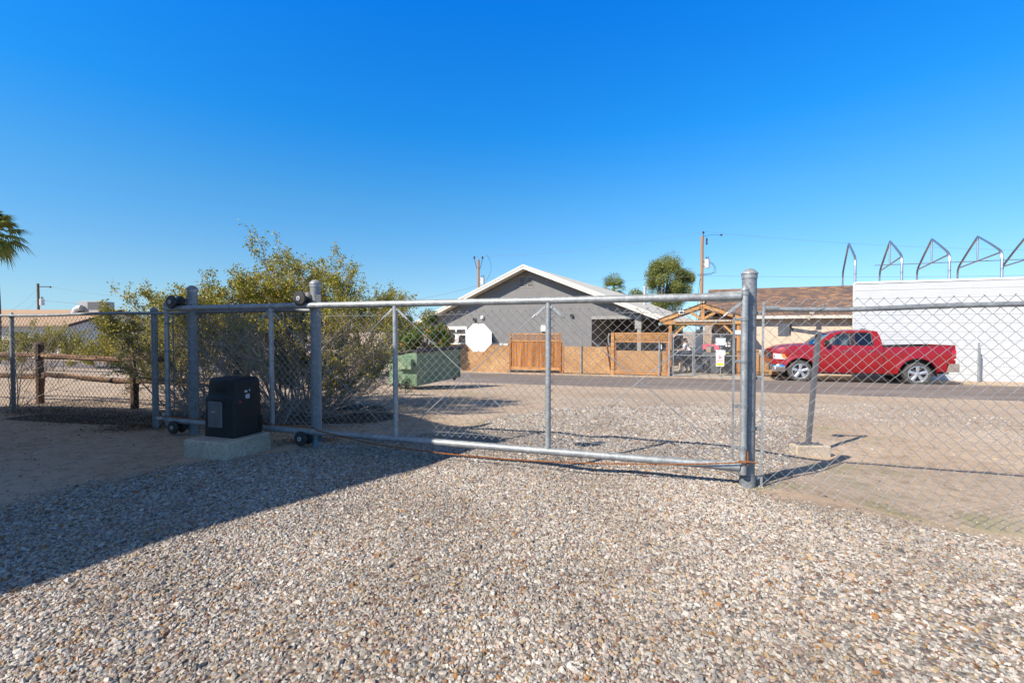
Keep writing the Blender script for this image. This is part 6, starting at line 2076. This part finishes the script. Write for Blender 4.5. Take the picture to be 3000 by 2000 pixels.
# grey topped vehicle behind the strand board
DV = 24.0
sa = ST.at(1290, 1000, DV - .9).x
sv = local('parked_vehicle', 'grey topped utility vehicle parked behind the strand board fence, roof and windows showing', 'utility vehicle', (sa, DV, -.88), ST)
zr_ = ST.at(1320, 975, DV - .9).z + .88
zbv = ST.at(1320, 1006, DV - .9).z + .88
SP_ = [(.02, zbv - .02), (.05, zbv + .08), (.16, zr_ - .12), (.24, zr_ - .03), (.40, zr_), (2.45, zr_), (2.60, zr_ - .05), (2.95, zbv - .02)]
for sgn in (-1, 1):
    Wa = [(.13, zbv + .03), (.22, zr_ - .16), (.30, zr_ - .09), (.84, zr_ - .09), (.88, zr_ - .14), (.88, zbv + .03)]
    Wb = [(1.12, zbv + .05), (1.12, zr_ - .19), (1.18, zr_ - .12), (1.86, zr_ - .12), (1.86, zbv + .05)]
    Wc = [(1.96, zbv + .05), (1.96, zr_ - .12), (2.45, zr_ - .12), (2.70, zbv + .05)]
    yy = lambda v: .86 - .22 * (v - zbv)
    m = M(); m.holed(SP_, [Wa, Wb, Wc], lambda u, v: (u, sgn * yy(v), v), lambda u, v: (u, sgn * (yy(v) - .05), v)); m.build('hardtop_side', 'acgrey', sv)
    for W_ in (Wa, Wb, Wc):
        m = M(); m.add([(u, sgn * (yy(v) + .004), v) for u, v in W_], [tuple(t) for t in tessellate_polygon([[Vector((u, v, 0)) for u, v in W_]])]); m.build('side_window', 'dark', sv, False, False)
    m = M()
    for i in range(3):
        m.beam((Wb[i][0], sgn * (yy(Wb[i][1]) + .006), Wb[i][1]), (Wb[i + 1][0], sgn * (yy(Wb[i + 1][1]) + .006), Wb[i + 1][1]), .03, .05, (0, 1, 0))
    m.build('door_frame', 'roofwhite', sv)
m = M(); m.prism([(.24, zr_ - .03), (.40, zr_), (2.45, zr_), (2.60, zr_ - .05), (2.45, zr_ + .03), (.42, zr_ + .03)], -.80, .80); m.build('hardtop_roof', 'stucco', sv)
m = M(); m.box((0, -.92, .45), (4.3, .92, zbv - .02 if False else 1.05), .08); m.box((0, -.90, 1.0), (2.95, .90, zbv), .03); m.build('body', 'roofwhite', sv)
m = M(); m.box((2.9, -.80, 1.0), (4.25, .80, 1.12), .05); m.build('hood', 'roofwhite', sv)
for x in (.85, 3.4):
    for sgn in (-1, 1): wheel(sv, x, sgn * .80, .38, .24, .22, sgn)

# ================================================================== dumpster
cD = gp(1218, 1142); eD = gp(1346, 1131)
ang = math.atan2(eD.y - cD.y, eD.x - cD.x)
dp_ = thing('dumpster', 'faded green steel dumpster with dark lid on the sand by the street', 'dumpster', (cD.x, cD.y, cD.z), W0)
INFO[dp_.name] = (W0, Vector((0, 0, 0))); dp_.rotation_euler = (0, 0, ang)
Ld = (eD - cD).length; Wd = .80; hb_ = .09
# local: x along the long dark face (y=0 side faces the viewer's right), y away to the left
HB, HF = 1.0, .86
m = M()
m.add([(0, 0, hb_), (Ld, 0, hb_), (Ld, Wd, hb_), (0, Wd, hb_), (0, -.02, HB), (Ld, -.02, HB), (Ld, Wd + .02, HF), (0, Wd + .02, HF)], [(0, 3, 2, 1), (0, 1, 5, 4), (1, 2, 6, 5), (2, 3, 7, 6), (3, 0, 4, 7), (4, 5, 6, 7)])
m.build('bin_body', 'dumpgreen', dp_)
m = M()
for z in (.30, .52, .74): m.box((.03, -.028, z), (Ld - .03, -.012, z + .05))
m.box((-.028, .06, .50), (-.012, Wd - .06, .55)); m.box((-.03, .02, HF - .16), (-.014, Wd, HF - .13))
for x in (.0, Ld - .05): m.box((x, -.034, hb_), (x + .05, -.018, HB - .05))
m.build('stiffening_rib', 'dumpgreen', dp_)
m = M(); m.tube([(-.04, -.045, HB + .0), (Ld + .09, -.045, HB + .02)], .042, 10); m.build('rolled_rim', 'dumpdark', dp_, True)
for k in (0, 1):
    x0_ = -.04 + k * (Ld / 2 + .045)
    m = M(); m.add([(x0_, 0, HB + .02), (x0_ + Ld / 2 + .03, 0, HB + .03), (x0_ + Ld / 2 + .03, Wd + .08, HF + .02), (x0_, Wd + .08, HF + .01), (x0_, 0, HB + .06), (x0_ + Ld / 2 + .03, 0, HB + .07), (x0_ + Ld / 2 + .03, Wd + .08, HF + .06), (x0_, Wd + .08, HF + .05)],
                   [(0, 3, 2, 1), (4, 5, 6, 7), (0, 1, 5, 4), (1, 2, 6, 5), (2, 3, 7, 6), (3, 0, 4, 7)]); m.build('lid', 'dumpdark', dp_)
for x, s_ in ((-.0, -1), (Ld, 1)):
    m = M(); m.prism([(.18, .52), (.18, .82), (.06, .82), (.06, .56), (.12, .50)] if False else [(.05, .55), (.05, .80), (.45, .80), (.45, .55)], x + s_ * .008, x + s_ * .15, 'yz'); m.build('lift_pocket', 'dumpdark' if s_ > 0 else 'dumpgreen', dp_)
for (x, y) in ((.12, .12), (Ld - .12, .12), (.12, Wd - .12), (Ld - .12, Wd - .12)):
    m = M(); m.lathe([(.01, -.025), (.06, -.025), (.065, 0), (.06, .025), (.01, .025)], (x, y, .063), 'y', 14); m.box((x - .04, y - .035, .05), (x + .04, y - .028, hb_)); m.box((x - .04, y + .028, .06), (x + .04, y + .035, hb_)); m.build('caster', 'rust', dp_, True)


# ================================================================== utility poles and lines
def upole(px, top_py, dist, r, label, kind):
    b_ = far(px, dist, -1.0); u = (px - 1500) / FPX
    top = EYE + (971 - top_py) / FPX * dist
    t = thing('utility_pole', label, 'utility pole', b_, W0, 'wooden utility poles')
    X, Y = b_[0], b_[1]
    m = M(); m.tube([(X, Y, -1.2), (X, Y, (top - 1) / 2), (X, Y, top)], [r * 1.15, r * 1.05, r], 10); m.build('pole', 'pole' if kind != 'left' else 'trunk', t, True)
    tx = X + r + .34; tz = top - (2.9 if kind == 'right' else 2.75)
    m = M(); m.lathe([(.20, 0), (.24, .02), (.24, .72), (.26, .74), (.26, .78), (.12, .83)], (tx, Y, tz), 'z', 16); tf = m.build('transformer', 'tank', t, True)
    m = M()
    for dx in (-.08, .10): m.lathe([(.035, 0), (.06, .05), (.035, .09), (.06, .14), (.03, .18), (.02, .30)], (tx + dx, Y, tz + .82), 'z', 8)
    m.build('bushing', 'insul', tf, True)
    m = M(); m.box((X + r - .02, Y - .06, tz + .55), (tx, Y + .06, tz + .62)); m.box((X + r - .02, Y - .06, tz + .12), (tx, Y + .06, tz + .19)); m.build('tank_bracket', 'greypaint', t)
    if kind == 'right':
        m = M(); m.box((X + r * .6, Y - .03, top - .1), (X + r * .6 + .06, Y + .03, top + .30)); m.box((X + r * .6 - .12, Y - .02, top + .26), (X + r * .6 + .18, Y + .02, top + .29)); m.build('pole_top_bracket', 'greypaint', t)
        m = M(); m.lathe([(.06, 0), (.09, .04), (.05, .08), (.09, .13), (.03, .18)], (X + r * .6 + .03, Y, top + .29), 'z', 8); m.build('insulator', 'insul', t, True)
        m = M(); m.lathe([(.05, 0), (.09, .05), (.06, .3), (.10, .4), (.05, .62)], (X + .42, Y, top - .75), 'z', 8); m.build('fuse_cutout', 'insul', t, True)
        m = M(); m.tube([(X + .1 + 2.0 * math.sin(k * .12), Y, top + .02 + .12 * math.sin(k * .35)) for k in range(9)], .014, 4); m.lathe([(.03, 0), (.12, .05), (.12, .1), (.03, .16)], (X + 1.75, Y, top + .05), 'z', 8); m.build('jumper_wire', 'cable', t)
        m = M()
        for q, rr in ((0, .78), (.1, .6)):
            m.tube([(tx + .15 + rr * math.sin(k * math.pi / 10) * .8, Y - .1, tz + .55 - rr * 1.35 * (1 - math.cos(k * math.pi / 10)) / 1.4 - q) if k < 7 else (tx + .15 + rr * .8 * math.cos((k - 5) * .33) - (k - 6) * .17, Y - .1, tz - .45 - q - .03 * (k - 6)) for k in range(12)], .018, 4)
        m.build('service_loop', 'cable', t)
        m = M(); m.tube([(X - r - .02, Y - .1, tz - .9), (X - r - .12, Y - .1, tz - 1.2), (X - r - .25, Y - .1, tz - 3), (X - r - .42, Y - .1, tz - 5), (X - r - .35, Y - .1, tz - 7.5)], .022, 4); m.build('riser_cable', 'cable', t)
    elif kind == 'mid':
        for dx in (-.45, .45):
            m = M(); m.tube([(X + dx * .35, Y, top - 1.0), (X + dx, Y, top + .1)], .03, 5); m.lathe([(.05, 0), (.12, .06), (.05, .12), (.12, .2), (.04, .28)], (X + dx, Y, top + .1), 'z', 8); m.build('insulator', 'insul', t, True)
        m = M(); m.tube([(X + .9 + .5 * math.sin(k * .4), Y, top + .6 - k * .36) for k in range(9)], .014, 4); m.build('jumper_wire', 'cable', t)
    else:
        m = M(); m.box((X, Y - .04, top - .45), (X + 1.5, Y + .04, top - .35)); m.build('cross_arm', 'insul', t)
        m = M(); m.lathe([(.05, 0), (.12, .06), (.05, .12), (.1, .2)], (X + 1.6, Y, top - .55), 'z', 8); m.build('insulator', 'insul', t, True)
    return Vector((X, Y, top))


pR_ = upole(2054.5, 694, 42, .125, 'orange brown utility pole with grey transformer behind the pergola', 'right')
pM_ = upole(1402, 762, 50, .125, 'utility pole with small transformer rising behind the grey house roof', 'mid')
pL_ = upole(115, 831, 58, .13, 'dark utility pole behind the white house at the left', 'left')


def wire(a, b_, sag, label, r=.014):
    a, b_ = Vector(a), Vector(b_); m = M()
    m.tube([a.lerp(b_, k / 24) - Vector((0, 0, sag * 4 * (k / 24) * (1 - k / 24))) for k in range(25)], r * .7, 4, False)
    o = tuple(a); solo(m, 'power_line', 'line', label, 'power line', o, W0, 'overhead power lines')


def fz(px, py, d): return ((px - 1500) / FPX * d, d, EYE + (971 - py) / FPX * d)


wire(pR_ + Vector((.1, 0, .45)), pM_ + Vector((-.4, 0, .35)), .5, 'topmost thin line between the two transformer poles', .012)
wire(pR_ + Vector((.1, 0, .45)), fz(3300, 735, 38), .5, 'thin line running right from the top of the orange brown pole', .012)
wire(pR_ + Vector((0, 0, -3.6)), fz(3300, 800, 34), .2, 'lower line running right from the orange brown pole behind the tube frames', .016)
wire(pR_ + Vector((0, 0, -3.6)), pM_ + Vector((0, 0, -1.9)), .5, 'lower line between the two transformer poles', .012)
wire(pM_ + Vector((0, 0, -2.8)), fz(1000, 895, 60), .6, 'line running left and down from the pole behind the grey house', .022)
wire(pL_ + Vector((1.6, 0, -.4)), fz(520, 880, 56), .3, 'upper line running right from the dark left pole', .016)
wire(pL_ + Vector((.1, 0, -2.1)), fz(560, 912, 50), .1, 'dark lower line passing behind the rooftop unit', .028)
wire(pL_ + Vector((-.1, 0, -.7)), fz(30, 912, 50), .2, 'thin line falling left from the dark left pole', .012)
wire(pL_ + Vector((-.1, 0, -2.1)), fz(55, 918, 50), .2, 'lowest thin line falling left from the dark left pole', .012)

# ================================================================== white house on the left
wh = thing('white_house', 'white stucco house with tan roof at the far left', 'house', (-35, 36, -.9), W0)
X1 = -35.0; Y0, Y1 = 36.0, 44.5; zE = EYE + 20 / FPX * 35.6; zR = EYE + 60 / FPX * 40.2; XW = -62
m = M()
m.add([(X1, Y0, -.95), (X1, Y1, -.95), (X1, Y1, zE - .02), (X1, (Y0 + Y1) / 2, zR - .05), (X1, Y0, zE - .02)], [(0, 1, 2, 3, 4)])
m.add([(X1 - .001, Y0, -.95), (XW, Y0, -.95), (XW, Y0, zE), (X1 - .001, Y0, zE)], [(0, 1, 2, 3)])
m.add([(XW, Y0, -.95), (XW, Y1, -.95), (XW, Y1, zE), (XW, Y0, zE)], [(0, 1, 2, 3)])
m.build('wall', 'housewhite', wh, False, False)
m = M(); ym = (Y0 + Y1) / 2
for (ya, yb) in ((Y0 - .6, ym), (Y1 + .6, ym)):
    za = zE - .12
    m.add([(XW - .5, ya, za), (X1 + .5, ya, za), (X1 + .5, yb, zR), (XW - .5, yb, zR), (XW - .5, ya, za + .12), (X1 + .5, ya, za + .12), (X1 + .5, yb, zR + .12), (XW - .5, yb, zR + .12)],
          [(0, 3, 2, 1), (4, 5, 6, 7), (0, 1, 5, 4), (1, 2, 6, 5), (2, 3, 7, 6), (3, 0, 4, 7)])
m.build('roof', 'shingle2', wh)
m = M()
for ya in (Y0 - .6, Y1 + .6): m.beam((X1 + .52, ya, zE - .08), (X1 + .52, ym, zR + .04), .03, .22)
m.build('fascia', 'brownfascia', wh)
for (xa, xb) in ((-39.5, -38.3), (-44, -42)):
    m = M(); m.box((xa, Y0 - .03, .1), (xb, Y0 - .003, 1.1)); m.build('window', 'dark', wh)
ac = thing('rooftop_unit', 'grey rooftop cooling unit with curved duct on the tan roof', 'rooftop unit', (-37.3, 40.2, zR), W0)
a, b_ = fz(231, 908, 39.5), fz(258, 883, 39.5); c = fz(294, 884, 39.5)
m = M(); m.box((a[0], 39.5, zR - .3), (c[0], 41.0, b_[2] + .02), .02); ub = m.build('cabinet', 'acgrey', ac)
m = M(); m.box((b_[0] + .05, 39.47, a[2] + .05), (c[0] - .06, 39.495, b_[2] - .05)); m.build('coil_grille', 'greypaint', ub)
m = M(); d0 = fz(222, 903, 39.3)
m.tube([(b_[0] - .3, 39.3, d0[2] + .02), (d0[0] + .35, 39.3, d0[2] + .02), (d0[0] + .1, 39.3, d0[2] - .12), (d0[0] - .05, 39.3, d0[2] - .55)], .26, 12); m.build('duct', 'bright', ac, True)
# distant brown house behind the citrus
dh = thing('distant_house', 'small brown roofed house far behind the lower citrus bush', 'house', far(1090, 60), W0)
x0_, z0_, _ = fz(1110, 931, 60)[0], fz(1110, 931, 60)[2], 0
m = M(); m.box((x0_ - 6, 60.5, -.9), (x0_ + 4.0, 68, 1.6)); m.build('wall', 'beige', dh)
m = M(); m.prism([(x0_ - 6, 2.9), (x0_ - 1, 2.9), (x0_ + 4.6, 1.55), (x0_ + 4.6, 1.40), (x0_ - 6, 1.4)], 60.2, 68.4); m.build('roof', 'shingle', dh)
# a few stray stones and clods by the left fence
rg = random.Random(9)
